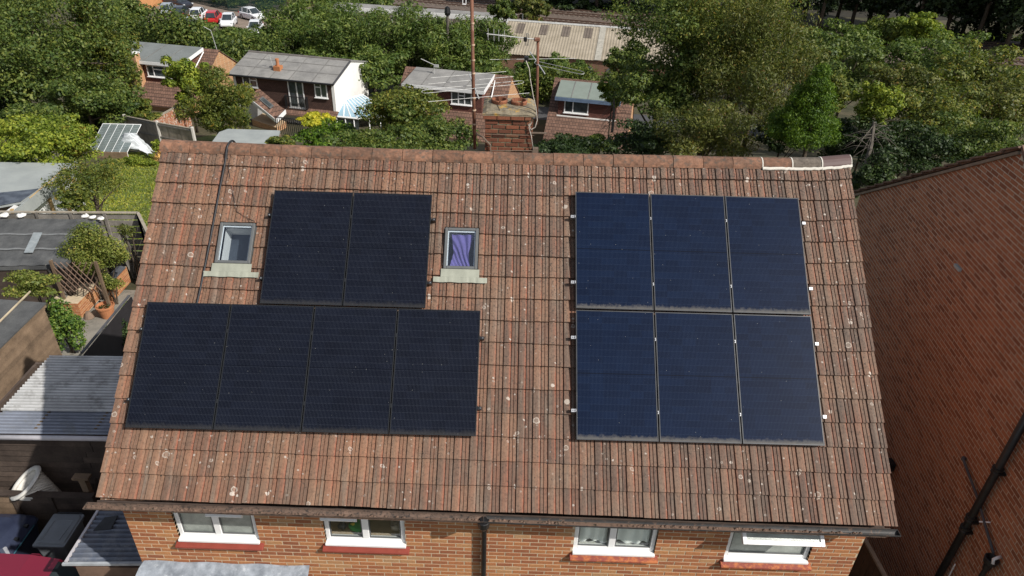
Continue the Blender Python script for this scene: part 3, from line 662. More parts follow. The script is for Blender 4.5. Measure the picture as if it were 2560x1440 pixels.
# ------------------------------------------------------------------ chimney of the main house
CHB = [(0, (.09, .045, .03)), (.35, (.18, .07, .042)), (.7, (.25, .095, .052)), (1, (.22, .125, .075))]
POTM = M('weathered_pot', (.27, .105, .055), .85, .3, 8, fine=.3)
CH_O = brickmat('sooty_brick', 'obj', CHB, .6)
LICH = M('lichen_mortar', (.22, .18, .125), .95, .4, 7, c2=(.34, .29, .2), fine=.4, stain=(.55, .9, (.5, .28, .03), 5))
MOSSM = M('mossy_mortar', (.20, .17, .11), .95, .4, 9, fine=.4, stain=(.5, .85, (.035, .035, .02), 14))
CX0, CX1, CY0, CY1 = -.39, .39, 4.6, 5.35
m = MB(); m.box((CX0 + .008, CY0 + .008, 6.5), (CX1 - .008, CY1 - .008, 8.36)); chim = m.build('chimney', MOSSM, house)
def wall_bricks(parent, z0, n, x0, x1, y, mat, face='front', jit=.006, bl=.2115, bh=.0615, j=.0142, mesh=None):
    me = bpy.data.meshes.new('brick'); vs, fs = brick_mesh(bl, bh, .03); me.from_pydata([tuple(v) for v in vs], [], fs); me.materials.append(mat)
    mh = bpy.data.meshes.new('brick'); vs, fs = brick_mesh(.099, bh, .03); mh.from_pydata([tuple(v) for v in vs], [], fs); mh.materials.append(mat)
    for c in range(n):
        z = z0 + c * (bh + j) + bh / 2; x = x0 + (0 if c % 2 == 0 else .1125 - .1125)
        half = c % 2
        while x < x1 - .05:
            l = .099 if (half and abs(x - x0) < .01) or x1 - x < .2 else bl
            if x + l > x1 + .02: break
            q = mh if l < .15 else me; xc = x + l / 2; d = random.uniform(-jit, jit) * .6
            if face == 'front': link('brick', q, None, parent, V(xc, y + d, z), (0, random.uniform(-.012, .012), random.uniform(-.01, .01)))
            elif face == 'left': link('brick', q, None, parent, V(y + d, xc, z), (0, 0, -math.pi / 2))
            else: link('brick', q, None, parent, V(y + d, xc, z), (0, 0, math.pi / 2))
            x += l + j
wall_bricks(chim, 7.15, 15, CX0, CX1, CY0, CH_O, jit=.012, bl=.204, bh=.0545, j=.0212); wall_bricks(chim, 7.45, 11, CY0 + .02, CY1, CX0, CH_O, 'left'); wall_bricks(chim, 7.45, 11, CY0 + .02, CY1, CX1, CH_O, 'right')
wall_bricks(chim, 8.295, 1, CX0 - .03, CX1 + .04, CY0 - .035, CH_O)
m = MB()
nx, ny = 14, 12; P_ = []
for i in range(nx + 1):
    row = []
    for k in range(ny + 1):
        a, b = i / nx, k / ny; e = min(a, 1 - a, b, 1 - b)
        row.append(V(CX0 - .045 + a * (CX1 - CX0 + .09), CY0 - .045 + b * (CY1 - CY0 + .09), 8.385 + min(.05, e * .5) + random.uniform(-.008, .008)))
    P_.append(row)
m.grid([r[::-1] for r in P_]); m.box((CX0 - .04, CY0 - .04, 8.355), (CX1 + .04, CY1 + .04, 8.382)); m.build('flaunching', LICH, chim)
for x, y in ((-.17, 5.03), (.155, 5.0)):
    m = MB(); m.lathe(V(x, y, 8.41), [(.125, 0), (.135, .04), (.14, .07), (.13, .085), (.115, .085), (.108, .01), (.02, .005)], 22); m.build('chimney_pot', POTM, chim, smooth=False)
br = MB(); q = lambda x, y, z: V(x, y, z)
br.tube([V(-.55, 4.72, 7.99), V(-.43, 4.58, 7.99), V(-.30, 4.56, 7.86), V(-.30, 4.56, 7.72), V(-.43, 4.58, 7.62), V(-.55, 4.72, 7.62)], .014, 6)
br.tube([V(-.38, 4.575, 8.04), V(.42, 4.575, 8.04)], .005, 5); br.tube([V(-.30, 4.57, 7.76), V(.44, 4.57, 7.78)], .008, 5)
br.box((.36, 4.58, 8.07), (.62, 4.61, 8.09)); br.box((.40, 4.56, 7.74), (.5, 4.64, 7.82)); br.build('lashing_bracket', M('rusty_bracket', (.16, .12, .09), .8, .3, 12), chim)
# ------------------------------------------------------------------ aerial masts
RUST = M('rusty_mast', (.17, .066, .037), .75, .35, 5, c2=(.22, .10, .06), stain=(.6, .7, (.36, .30, .26), 6))
ROD = M('aerial_rod', (.5, .5, .48), .55, .15, 15, metal=.2)
def yz(x, y, Y): return at_y(x, y, Y)
ma = thing('aerial_mast', 'tall rusty mast on the chimney carrying a wide ladder-shaped aerial', 'aerial', at_y(1187, 372, 4.72))
m = MB(); m.tube([at_y(1187, 372, 4.72), at_y(1182.5, 180, 4.72), at_y(1178, -70, 4.72)], .027, 12); po = m.build('pole', RUST, ma, smooth=True)
for yy in (58, 112, 150, 183, 245, 275, 310): m = MB(); c = at_y(1180 + yy * .02, yy, 4.72); m.lathe(c, [(.0285, -.012), (.031, -.01), (.031, .01), (.0285, .012)], 12); m.build('tape_band', M('pale_tape', (.5, .36, .25), .7), po)
zb = at_y(1186, 220, 4.72)[2]
m = MB(); m.tube([at_z(1173.4, 186.3, zb), at_z(1197, 246, zb)], .011, 6); m.build('boom', ROD, ma)
def rod(parent, a, b, z=None, Yp=None, r=.0034, name='element'):
    f = (lambda p: at_z(*p, z)) if z is not None else (lambda p: at_y(*p, Yp))
    m = MB(); m.tube([f(a), f(b)], r, 6); return m.build(name, ROD, parent)
for a, b in (((1077.8, 194.6), (1265.4, 178.7)), ((1070.7, 210), (1284, 191)), ((1070.7, 254.3), (1323, 232.3))): rod(ma, a, b, zb)
def folded(parent, corners, z=None, Yp=None, r=.0034):
    f = (lambda p: at_z(*p, z)) if z is not None else (lambda p: at_y(*p, Yp))
    a, b, c, d = [f(p) for p in corners]; pts = [(a + d) / 2 + (a - d) * .02]
    def arc(p, q, o):       # round the end between p and q bulging along o
        return [(p + q) / 2 + (p - q) / 2 * math.cos(t) + o * math.sin(t) for t in np.linspace(0, math.pi, 7)]
    u = (b - a) / np.linalg.norm(b - a); h = np.linalg.norm(b - c) / 2
    m = MB(); m.tube([a, b] + arc(b, c, u * h) + [c, d] + arc(d, a, -u * h) + [a], r, 6); m.build('folded_dipole', ROD, parent)
folded(ma, ((1068, 224), (1297, 202), (1297, 210), (1068, 232.5)), zb)
mb_ = thing('aerial_mast', 'shorter rusty mast with two aerials and a looping coax cable', 'aerial', at_y(1341.6, 312, 4.72))
m = MB(); m.tube([at_y(1341.6, 312, 4.72), at_y(1345, 97, 4.72)], .022, 12); po = m.build('pole', RUST, mb_, smooth=True)
Yu = 4.70
m = MB(); m.tube([at_y(1217, 84.8, Yu), at_y(1349, 99.5, Yu)], .009, 6); m.build('boom', ROD, mb_)
for x, y in ((1220, 85), (1234.5, 87), (1246.6, 88), (1261, 90)): rod(mb_, (x, y - 14), (x + .5, y + 15), None, Yu, .004, 'director')
m = MB(); P_ = [at_y(*p, Yu) for p in ((1316, 84), (1321, 84), (1320, 114), (1314.5, 114), (1316, 84))]; m.tube(P_, .006, 6); m.build('dipole_loop', GREYP, mb_)
m = MB(); m.box(at_y(1309, 103, Yu) , at_y(1318, 94, Yu - .05)); m.build('dipole_box', BLACKP, mb_, bevel=.01)
m = MB(); c = at_y(1345, 99, Yu); m.box(c - V(.06, .03, .025), c + V(.03, .05, .025)); m.build('mast_clamp', RUST, mb_, bevel=.008)
zb2 = at_y(1343, 160, 4.72)[2]
m = MB(); m.tube([at_z(1324.5, 129.6, zb2), at_z(1362, 184, zb2)], .010, 6); m.build('boom', ROD, mb_)
rod(mb_, (1225, 149), (1440, 146), zb2); folded(mb_, ((1349, 154.5), (1449, 176.5), (1447, 184.5), (1347, 163)), zb2)
m = MB(); c = at_z(1316, 147, zb2); m.box(c - V(.035, .035, .05), c + V(.035, .035, .04)); m.build('dipole_box', BLACKP, mb_, bevel=.012)
COAX = M('pale_coax', (.48, .44, .38), .6, .2, 12)
pts = [(1315, 152), (1323, 172), (1326, 200), (1333, 240), (1340, 270), (1343, 300), (1338, 318), (1328, 324), (1321, 312), (1330, 305), (1322, 318), (1328, 340), (1333, 374)]
m = MB(); m.tube([at_y(x, y, 4.56) for x, y in pts], .008, 6); m.build('coax', COAX, mb_, smooth=True)
# ------------------------------------------------------------------ neighbouring gable on the far side of the passage
NA = math.radians(6); ND = V(math.sin(NA), math.cos(NA), 0); NN = V(-math.cos(NA), math.sin(NA), 0)
NP = at_x(2465, 640, 7.65)
def at_n(x, y, off=0): d = ray(x, y); q = NP + NN * off; return CAM + d * (((q - CAM) @ NN) / (d @ NN))
rear, apex = at_n(2153, 482), at_n(2552, 378)
s_r = (rear - NP) @ ND; s_a = (apex - NP) @ ND; s_f = 2 * s_a - s_r; zE, zA = rear[2], apex[2]
NB0 = V(NP[0], NP[1], 0)
NW = lambda s, z, off=0: V(NB0[0], NB0[1], 0) + ND * s + NN * off + V(0, 0, z)
nh = thing('brick_house', 'shaded plain red brick gable with black soil pipe beyond the passage', 'house', NW(s_a, 0))
m = MB(); m.prism([NW(s_f, 0), NW(s_r, 0), NW(s_r, zE), NW(s_a, zA), NW(s_f, zE)], NN * -.25); nw = m.build('wall', MORTAR_D, nh)
m = MB(); m.prism([NW(s_r, 0, -.26), NW(s_r, 0, -8), NW(s_r, zE, -8), NW(s_r, zE, -.26)], ND * -.25); m.build('rear_wall', NR_I, nh)
bricks2 = []; c = 0; z = .05; bl2, bh2, j2 = .2105, .0605, .0155; slope = (zA - zE) / (s_r - s_a)
while z < zA - .08:
    lo, hi = s_f, s_r
    if z + bh2 > zE: e = (z + bh2 - zE) / slope; lo, hi = s_f + e, s_r - e
    s = lo - (c % 2) * .113 - ((lo - s_f) % .2255)
    while s < hi:
        a, b = max(s, lo), min(s + bl2, hi)
        if b - a > .02: bricks2.append((a, b, z))
        s += bl2 + j2
    z += bh2 + j2; c += 1
def v2(b):
    x, y, d = proj(NW((b[0] + b[1]) / 2, b[2])); return (2150 < x < 2570 and 370 < y < 1450, d)
full = [b for b in bricks2 if b[1] - b[0] > .2]; cv = sorted([b for b in full if v2(b)[0]], key=lambda b: v2(b)[1])[:300]; cvs = set(cv)
me2 = bpy.data.meshes.new('brick'); vs_, fs_ = brick_mesh(bl2, bh2, .03); me2.from_pydata([tuple(v) for v in vs_], [], fs_); me2.materials.append(NR_O)
rz = -math.pi / 2 - NA     # local -Y faces the passage
cr, sr = math.cos(rz), math.sin(rz); rest2 = MB()
for b in bricks2:
    p = NW((b[0] + b[1]) / 2, b[2] + bh2 / 2, .0015 + random.uniform(0, .0015))
    if b in cvs: link('brick', me2, None, nw, p, (0, 0, rz))
    else:
        va, fa = brick_mesh(b[1] - b[0], bh2, .03); rest2.add([p + V(cr * v[0] - sr * v[1], sr * v[0] + cr * v[1], v[2]) for v in va], fa)
rest2.build('brick_rest', NR_I, nw, kind='stuff')
SL = (NW(s_a, zA) - NW(s_r, zE)); SLN = SL / np.linalg.norm(SL)
perp = np.cross(SLN, NN); perp = perp if perp[2] > 0 else -perp
m = MB(); m.prism([NW(s_r + .35, zE - .35 * slope) + perp * .03 + NN * .02, NW(s_a, zA) + perp * .03 + NN * .02, NW(s_a, zA) + perp * .03 - NN * 8, NW(s_r + .35, zE - .35 * slope) + perp * .03 - NN * 8], perp * .05)
m.prism([NW(s_f - .35, zE - .35 * slope, .02) + V(0, 0, .04), NW(s_a, zA, .02) + V(0, 0, .04), NW(s_a, zA, -8) + V(0, 0, .04), NW(s_f - .35, zE - .35 * slope, -8) + V(0, 0, .04)], V(0, 0, .06))
NRT = M('neighbour_roof_tile', (.19, .125, .09), .9, .3, 4, fine=.35, rk='island', ramt=.15)
nr_ = m.build('roof', NRT, nh)
m = MB(); m.prism([NW(s_r + .3, zE - .3 * slope, .045), NW(s_a, zA, .045), NW(s_a, zA, .045) + perp * -.05, NW(s_r + .3, zE - .3 * slope, .045) + perp * -.05], NN * -.04); m.build('verge_strip', M('verge_strip', (.24, .19, .14), .9, .25, 6), nr_)
Ls = np.linalg.norm(SL) + .4; nv = 15
for i in range(nv):
    a = -.4 + i * Ls / nv
    p0 = NW(s_r, zE) + SLN * a + perp * .035; m = MB(); l = Ls / nv + .05
    m.prism([p0 + NN * .07 + perp * .035, p0 + SLN * l + NN * .07, p0 + SLN * l - NN * .3, p0 - NN * .3 + perp * .035], perp * .03); m.build('verge_tile', NRT, nr_)
front = (NW(s_a, zA) - NW(s_f, zE)); fl_ = np.linalg.norm(front); fn = front / fl_; pf = np.cross(fn, NN); pf = pf if pf[2] > 0 else -pf
for i in range(14):                                  # courses on both slopes of the neighbouring roof
    for A_, d_, p_, ln in ((NW(s_f, zE), fn, pf, fl_), (NW(s_r, zE), SLN, perp, np.linalg.norm(SL))):
        a = -.35 + i * (ln + .35) / 14; q0 = A_ + d_ * a + p_ * .105; l = (ln + .35) / 14 + .03; m = MB()
        m.prism([q0 - NN * .32 + p_ * .03, q0 - NN * 8 + p_ * .03, q0 - NN * 8 + d_ * l, q0 - NN * .32 + d_ * l], p_ * .02); m.build('tile_course', NRT, nr_)
m = MB(); e = NW(s_r + .42, zE - .42 * slope - .02, .06); m.box(e - V(.1, .06, .05), e + V(.1, .06, .04)); m.build('gutter_end', WHITE, nh)
def npx(x, y, off): return at_n(x, y, off)
PIPE = M('old_black_pipe', (.02, .019, .018), .5, .4, 5, spec=.5)
b_ = npx(2438, 1275, .10); m = MB(); m.tube([V(b_[0], b_[1], 0), V(b_[0], b_[1], 7.2)], .055, 14); sp = m.build('soil_pipe', PIPE, nh, smooth=True)
for x, y in ((2505, 1195), (2428, 1300), (2412, 1322)):
    p = npx(x, y, .10); m = MB(); m.lathe(V(b_[0], b_[1], p[2]), [(.056, -.05), (.075, -.045), (.075, -.02), (.066, -.01), (.066, .02), (.078, .03), (.078, .055), (.056, .06)], 14)
    m.box(V(b_[0], b_[1], p[2]) - V(.02, .09, .03), V(b_[0], b_[1], p[2]) + V(.1, .09, .0)); m.build('collar', PIPE, sp)
m = MB(); m.tube([npx(2409, 1143, .02), npx(2408, 1148, .07), npx(2444, 1245, .07), npx(2462, 1310, .07), npx(2484, 1384, .07)], .021, 10); m.lathe(npx(2409, 1147, .05), [(.03, -.03), (.034, -.02), (.034, .02), (.03, .03)], 8); m.build('waste_pipe', M('grey_pipe', (.075, .077, .085), .45, .2, 6), nh, smooth=True)
m = MB(); p = npx(2478, 1400, .10); m.lathe(p - V(0, 0, .2), [(.05, 0), (.06, .1), (.09, .15), (.10, .24), (.085, .245), (.05, .18)], 14); m.tube([p - V(0, 0, 3), p - V(0, 0, .2)], .036, 10); m.build('hopper', PIPE, nh)
m = MB(); m.tube([npx(2482, 1410, .13), npx(2484, 1398, .13), npx(2492, 1395, .1), npx(2502, 1392, .02)], .022, 10); m.build('white_bend', WHITE, nh, smooth=True)
m = MB(); m.tube([npx(2448, 1304, .12), npx(2476, 1306, .01)], .012, 8); m.build('overflow_pipe', WHITE, nh)
m = MB(); m.tube([npx(2370, 1445, .06), npx(2388, 1410, .06)], .011, 8); m.build('white_stick', WHITE, nh)
m = MB(); c = npx(2398, 670, .0); m.prism([c + ND * .10 + V(0, 0, .03), c - ND * .10 + V(0, 0, .03), c - ND * .10 - V(0, 0, .02), c + ND * .10 - V(0, 0, .02)], NN * .05); m.build('air_vent', M('pale_vent', (.42, .5, .5), .6), nh)
m = MB(); c = npx(2228, 1162, .05); m.box(c - V(.12, .1, .1), c + V(0.04, .1, .1)); m.build('vent_cowl', BLACKP, nh, bevel=.02)
# wooden side fence in the passage
FW1 = M('brown_fence_wood', (.13, .075, .042), .85, .3, 3, rk='obj', ramt=.25); RAILW = M('pale_rail', (.30, .24, .17), .85, .2, 5)
a, b = at_z(2166, 1368, 1.85), at_z(2212, 1452, 1.85); ft = thing('side_fence', 'brown board fence with pale capping rail in the dark side passage', 'fence', (a[0], a[1], 0))
m = MB(); d = (b - a) / np.linalg.norm(b - a); d[2] = 0; nrm = V(-d[1], d[0], 0); a0 = a - d * 2.2; m.prism([a0, b + d, b + d + nrm * .07, a0 + nrm * .07], V(0, 0, .04)); m.build('rail', RAILW, ft)
for i in range(26):
    p = a0 + d * (i * .15); m = MB(); m.prism([p + nrm * .02, p + d * .14 + nrm * .02, p + d * .14 + nrm * .045, p + nrm * .045], V(0, 0, -1.8)); m.build('board', FW1, ft)
# ------------------------------------------------------------------ foliage
def leaf_cloud(n, clumps, size, up=.35, aspect=.55, seed=0, flat=0., droop=0.):
    """n leaf quads spread in clumps [(centre, radii)], world coordinates; returns verts, faces"""
    r = np.random.default_rng(seed); C_ = np.array([c for c, _ in clumps]); R_ = np.array([q for _, q in clumps])
    wgt = (R_.prod(1)) ** (2 / 3); idx = r.choice(len(clumps), n, p=wgt / wgt.sum())
    d = r.normal(size=(n, 3)); d /= np.linalg.norm(d, axis=1)[:, None]
    rad = r.uniform(.25, 1, n) ** .45 * r.choice([1, 1, 1, 1.12, 1.25], n)
    p = C_[idx] + d * rad[:, None] * R_[idx]
    nr = d + r.normal(size=(n, 3)) * .7 + np.array([0, 0, up * 2]); nr /= np.linalg.norm(nr, axis=1)[:, None]
    a = np.cross(nr, r.normal(size=(n, 3))); a /= (np.linalg.norm(a, axis=1)[:, None] + 1e-9)
    if droop: a = a + np.array([0, 0, -droop]); a /= np.linalg.norm(a, axis=1)[:, None]
    b = np.cross(nr, a); s = size * (r.uniform(.55, 1.0, n) + r.choice([0, 0, .25, .7], n))[:, None]
    v = np.stack([p - a * s * .5, p + b * s * aspect * .5 + nr * s * .08, p + a * s * .5, p - b * s * aspect * .5 + nr * s * .08], 1).reshape(-1, 3)
    f = np.arange(n * 4).reshape(-1, 4); return v, f
def lumps(c, R, n, seed, lo=.45, hi=.8, cr=(.28, .48), zmin=-1.):
    r = np.random.default_rng(seed); out = []
    for i in range(n):
        d = r.normal(size=3); d /= np.linalg.norm(d)
        if d[2] < zmin: d[2] = -d[2] * .5
        k = r.uniform(lo, hi); q = r.uniform(*cr)
        out.append((np.asarray(c) + d * k * np.asarray(R), np.asarray(R) * q * np.array([1, 1, .8])))
    return out
BARK = M('bark', (.085, .065, .045), .95, .35, 6, fine=.3); BARKG = M('grey_bark', (.12, .105, .085), .95, .3, 6, fine=.3)
def foliage_obj(name, v, f, mat, parent=None, loc=None):
    o0 = org(parent) if parent is not None else np.asarray(loc, float)
    me = bpy.data.meshes.new(name); setmesh(me, v - o0, f, mat); return link(name, me, None, parent, o0)
def tree(name, label, base, c, R, n, size, mat, seed, nl=26, group=None, cat='tree', aspect=.55, droop=0., bark=None, lo=.55, hi=1.0, cr=(.15, .29), trunk_r=None, limbs=7, up=.35):
    base = np.asarray(base, float); c = np.asarray(c, float); R = np.asarray(R, float)
    t = thing(name, label, cat, base, group); L = lumps(c, R, int(nl * 1.9), seed, lo, hi, cr) + lumps(c, R, 6, seed + 1, .1, .35, (.35, .5))
    v, f = leaf_cloud(n, L, size, up, aspect, seed, 0, droop); foliage_obj('crown', v, f, mat, t)
    r = random.Random(seed); tr = trunk_r or max(.05, min(.32, R[0] * .06)); m = MB(); top = c + V(0, 0, R[2] * .3)
    mids = [base + (top - base) * q + V(r.uniform(-1, 1), r.uniform(-1, 1), 0) * R[0] * .05 for q in (.33, .66)]
    m.tube([base - V(0, 0, .1), *mids, top], [tr, tr * .8, tr * .55, tr * .2], 8)
    for i in range(limbs):
        e = L[i % len(L)][0]; s = mids[0] + (top - mids[0]) * r.uniform(.1, .8); m.tube([s, (s + e) / 2 + V(0, 0, .1 * R[2]), e], [tr * .4, tr * .25, tr * .1], 5)
    m.build('trunk', bark or BARK, t, smooth=True); return t
def tree_px(name, label, x, y, rx, ry, t, n, size, mat, seed, base_y=None, ky=1., base_px=None, **k):
    c = at_t(x, y, t); q = t / FPX; R = V(rx * q, rx * q * ky, ry * q * 1.03)
    b = V(c[0], c[1] + (0 if base_y is None else base_y), 0)
    if base_px is not None: b = V(*at_t(base_px[0], base_px[1], t))
    b[2] = min(gz(b[1]), c[2] - R[2] * .8)
    return tree(name, label, b, c, R, n, size, mat, seed, **k)
LF_OAK = leafmat('oak_leaves', (.022, .046, .012), (.042, .082, .019), (.085, .125, .03), .3, None, (2.3, 1.85, 1.7))
LF_OLIVE = leafmat('olive_leaves', (.04, .062, .015), (.085, .11, .024), (.16, .17, .04), .35, (.32, .22, .04), (1.6, 1.58, 1.35))
LF_YEL = leafmat('yellowing_leaves', (.07, .095, .018), (.14, .16, .03), (.25, .24, .05), .35, (.5, .36, .04))
LF_DARK = leafmat('dark_leaves', (.012, .028, .010), (.026, .052, .015), (.05, .085, .022), .25, None, (1.15, 1.1, 1.05))
LF_BRIGHT = leafmat('bright_leaves', (.055, .10, .014), (.11, .175, .026), (.19, .25, .045), .35)
LF_ASH = leafmat('ash_leaves', (.028, .062, .018), (.055, .108, .026), (.095, .15, .04), .35, None, (2.2, 1.75, 1.6))
LF_CON = leafmat('conifer_leaves', (.018, .045, .006), (.038, .08, .010), (.08, .135, .018), .25, None, (2., 1.9, 1.1))
LF_GOLD = leafmat('golden_leaves', (.24, .27, .02), (.42, .42, .025), (.6, .55, .06), .3, None, (1, 1, 1))
LF_HEDGE = leafmat('hedge_leaves', (.03, .06, .012), (.06, .10, .02), (.11, .15, .035), .3)
LF_BROWN = leafmat('brownish_leaves', (.038, .05, .016), (.078, .09, .025), (.135, .135, .04), .3, (.19, .11, .03), (1.55, 1.6, 1.25))
LF_VINE = leafmat('vine_leaves', (.09, .13, .022), (.17, .21, .045), (.28, .3, .08), .35, (.42, .38, .1), (1.1, 1.1, 1.1))
# ------------------------------------------------------------------ ground
def sheet(name, xs, ys, zf, mat, kind='structure', sub=None):
    m = MB(); m.grid([[V(x, y, zf(x, y)) for x in xs] for y in ys]); return m.build(name, mat, None, kind=kind)
GRD = M('rough_grass_ground', (.05, .062, .022), .95, .35, .6, c2=(.13, .105, .06), fine=.5, fscale=9)
ys = list(np.arange(-60, 2, 10)) + [2, 8, 14, 20, 26, 32, 35, 38.5, 42, 50, 60, 70, 80, 100, 130, 200, 400, 900]
sheet('ground', list(np.linspace(-400, 400, 21)), ys, lambda x, y: gz(y) - .012, GRD)
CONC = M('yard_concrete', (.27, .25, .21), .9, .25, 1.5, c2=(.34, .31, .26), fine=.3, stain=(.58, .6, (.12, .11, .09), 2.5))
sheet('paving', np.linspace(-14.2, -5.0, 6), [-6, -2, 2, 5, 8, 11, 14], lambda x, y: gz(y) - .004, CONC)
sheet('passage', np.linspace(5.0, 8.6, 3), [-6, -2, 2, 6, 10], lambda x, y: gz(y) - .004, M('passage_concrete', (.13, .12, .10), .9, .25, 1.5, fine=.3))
LAWN = M('lawn_turf', (.15, .215, .045), .95, .3, 1.0, c2=(.17, .20, .055), fine=.5, fscale=22, stain=(.62, .5, (.24, .22, .10), .9))
lawn = sheet('lawn', np.linspace(-21.8, -11.2, 6), [17.2, 20, 24, 28, 31.2], lambda x, y: gz(y) - .004, LAWN)
gn = 26000; gx = rng.uniform(-21, -11.6, gn); gy = rng.uniform(17.6, 31, gn); gb = np.stack([gx, gy, np.array([gz(y) for y in gy])], 1)
ang = rng.uniform(0, 6.28, gn); hh = rng.uniform(.03, .08, gn); ww = rng.uniform(.02, .045, gn); dx = np.stack([np.cos(ang) * ww, np.sin(ang) * ww, 0 * ang], 1)
tip = np.stack([rng.normal(0, .03, gn), rng.normal(0, .03, gn), hh], 1)
gv = np.stack([gb - dx, gb + dx, gb + dx * .3 + tip, gb - dx * .3 + tip], 1).reshape(-1, 3)
go = foliage_obj('grass', gv, np.arange(gn * 4).reshape(-1, 4), leafmat('grass_blades', (.09, .14, .02), (.14, .2, .035), (.2, .23, .06), .3), None, V(-16, 24, -2.4)); tag(go, 'short mown lawn grass', 'grass', kind='stuff')
sheet('lawn', np.linspace(-21, -15.5, 4), [34.6, 37, 39.5, 42], lambda x, y: gz(y) + .006, LAWN)
sheet('woodland_floor', np.linspace(-60, 160, 4), [109, 140, 200], lambda x, y: gz(y) + .006, M('shaded_leaf_litter', (.028, .024, .015), .95, .3, .8))  # litter colour darkened to hold the shade beneath the trees
# ------------------------------------------------------------------ yard on the far side of the verge
def pvc(name, c, alpha, rough=.25, stain=None):
    m, t, b, N, L = nodes(name); p = pos(t); col = ramp(t, noise(t, 1.6, 5, .65, p), [(.3, mul(c, .7)), (.7, mul(c, 1.25))])
    sp_ = N('ShaderNodeSeparateXYZ'); L(p, sp_.inputs[0]); ln = mth(t, 'SINE', mth(t, 'MULTIPLY', sp_.outputs[1], 2 * math.pi / .09)); col = mixc(t, ramp(t, ln, [(.0, (.5,) * 3), (.55, (0, 0, 0))]), col, mul(c, .45))   # valley shade and dirt put into the colour, to bring out the corrugation
    if stain: col = mixc(t, ramp(t, noise(t, 3.4, 5, .7, p), [(.52, (0, 0, 0)), (.7, (.7, .7, .7))]), col, stain)
    L(col, b.inputs['Base Color']); b.inputs['Roughness'].default_value = rough; b.inputs['Specular IOR Level'].default_value = .5
    tr = N('ShaderNodeBsdfTransparent'); tr.inputs['Color'].default_value = (.75, .78, .82, 1); mx = N('ShaderNodeMixShader'); mx.inputs[0].default_value = alpha
    L(tr.outputs[0], mx.inputs[1]); L(b.outputs[0], mx.inputs[2]); L(mx.outputs[0], t.nodes['Material Output'].inputs['Surface']); return m
PVC1 = pvc('dull_pvc_sheet', (.62, .62, .61), .85, .35, (.16, .15, .13)); PVC2 = pvc('clear_pvc_sheet', (.40, .44, .53), .55, .15, (.3, .3, .28))
WOODD = M('dark_stained_board', (.065, .045, .035), .85, .35, 2.5, c2=(.11, .08, .062), rk='obj', ramt=.3, fine=.3, fscale=30)
WOODB = M('brown_board', (.17, .115, .072), .85, .3, 2.5, c2=(.24, .165, .105), rk='obj', ramt=.18, fine=.3, fscale=30)
WOODG = M('grey_weathered_board', (.22, .20, .175), .9, .25, 3, c2=(.30, .275, .24), rk='obj', ramt=.18, fine=.35, fscale=30)
PINE = M('new_pine', (.52, .33, .13), .7, .2, 4, c2=(.60, .42, .2)); GUTW = M('grey_white_gutter', (.5, .48, .5), .5, .1, 5)
def corr(x0, x1, y0, y1, zf, pitch=.09, amp=.024):
    n = int((y1 - y0) / pitch * 6); yy = np.linspace(y0, y1, n); xx = np.linspace(x0, x1, 9); m = MB()
    m.grid([[V(x, y, zf(x, y) + amp * math.sin(2 * math.pi * y / pitch)) for x in xx] for y in yy]); return m
st = thing('lean_to_store', 'long store with a grey corrugated plastic roof over dark horizontal boards', 'shed', (-8, 4.4, gz(4.4)))
zf = lambda x, y: 2.28 + .06 * (x + 9.9) / 3.5
corr(-9.92, -6.3, 3.95, 5.72, zf).build('roof_sheet', PVC1, st, smooth=True); corr(-9.9, -6.3, 3.33, 3.97, lambda x, y: zf(x, y) - .035).build('roof_sheet', PVC2, st, smooth=True, label='clearer bluish roof sheet along the gutter')
m = MB(); m.tube([V(-10.2, 3.28, 2.19), V(-6.3, 3.28, 2.25)], .05, 10); m.build('gutter', GUTW, st, smooth=True)
for x in (-9.0, -7.85, -6.7): m = MB(); m.box((x, 3.45, zf(x, 0) - .12), (x + .05, 5.7, zf(x, 0) - .03)); m.build('purlin', M('brown_purlin', (.12, .085, .05), .9), st)
for y in (5.66, 4.6): m = MB(); m.box((-9.9, y, 2.1), (-6.3, y + .045, 2.2)); m.build('rafter', WOODB, st)
for i in range(16):
    z = gz(3.5) + i * .146; m = MB(); m.prism([V(-10.3, 3.40, z), V(-10.3, 3.425, z + .155), V(-10.3, 3.44, z + .155), V(-10.3, 3.44, z)], V(2.2 + .15 * math.sin(i * 5), 0, 0)); m.build('board', WOODD, st)
    m = MB(); x0 = -8.09 + .15 * math.sin(i * 5); m.prism([V(x0, 3.402, z), V(x0, 3.427, z + .155), V(x0, 3.442, z + .155), V(x0, 3.442, z)], V(-6.35 - x0, 0, 0)); m.build('board', WOODD, st)
m = MB(); m.box((-10.3, 5.66, gz(5.6)), (-6.3, 5.72, 2.08)); m.box((-10.3, 3.46, gz(4)), (-10.24, 5.64, 2.08)); m.build('back_wall', WOODD, st)
SHEETB = M('blue_sheet', (.12, .17, .3), .6, .4, 2, c2=(.3, .34, .42))
blob('water_butt', V(-9.2, 3.75, .75), .3, M('pale_butt', (.5, .56, .62), .4), 'pale round tub seen dimly under the clear roof sheet', 'tub', (1, 1, .8))
m = MB(); m.box((-8.3, 3.6, .5), (-6.5, 3.9, 1.5)); m.build('blue_tarpaulin', SHEETB, None, label='folded blue tarpaulin stored under the clear roof sheet', cat='tarpaulin', bevel=.06)
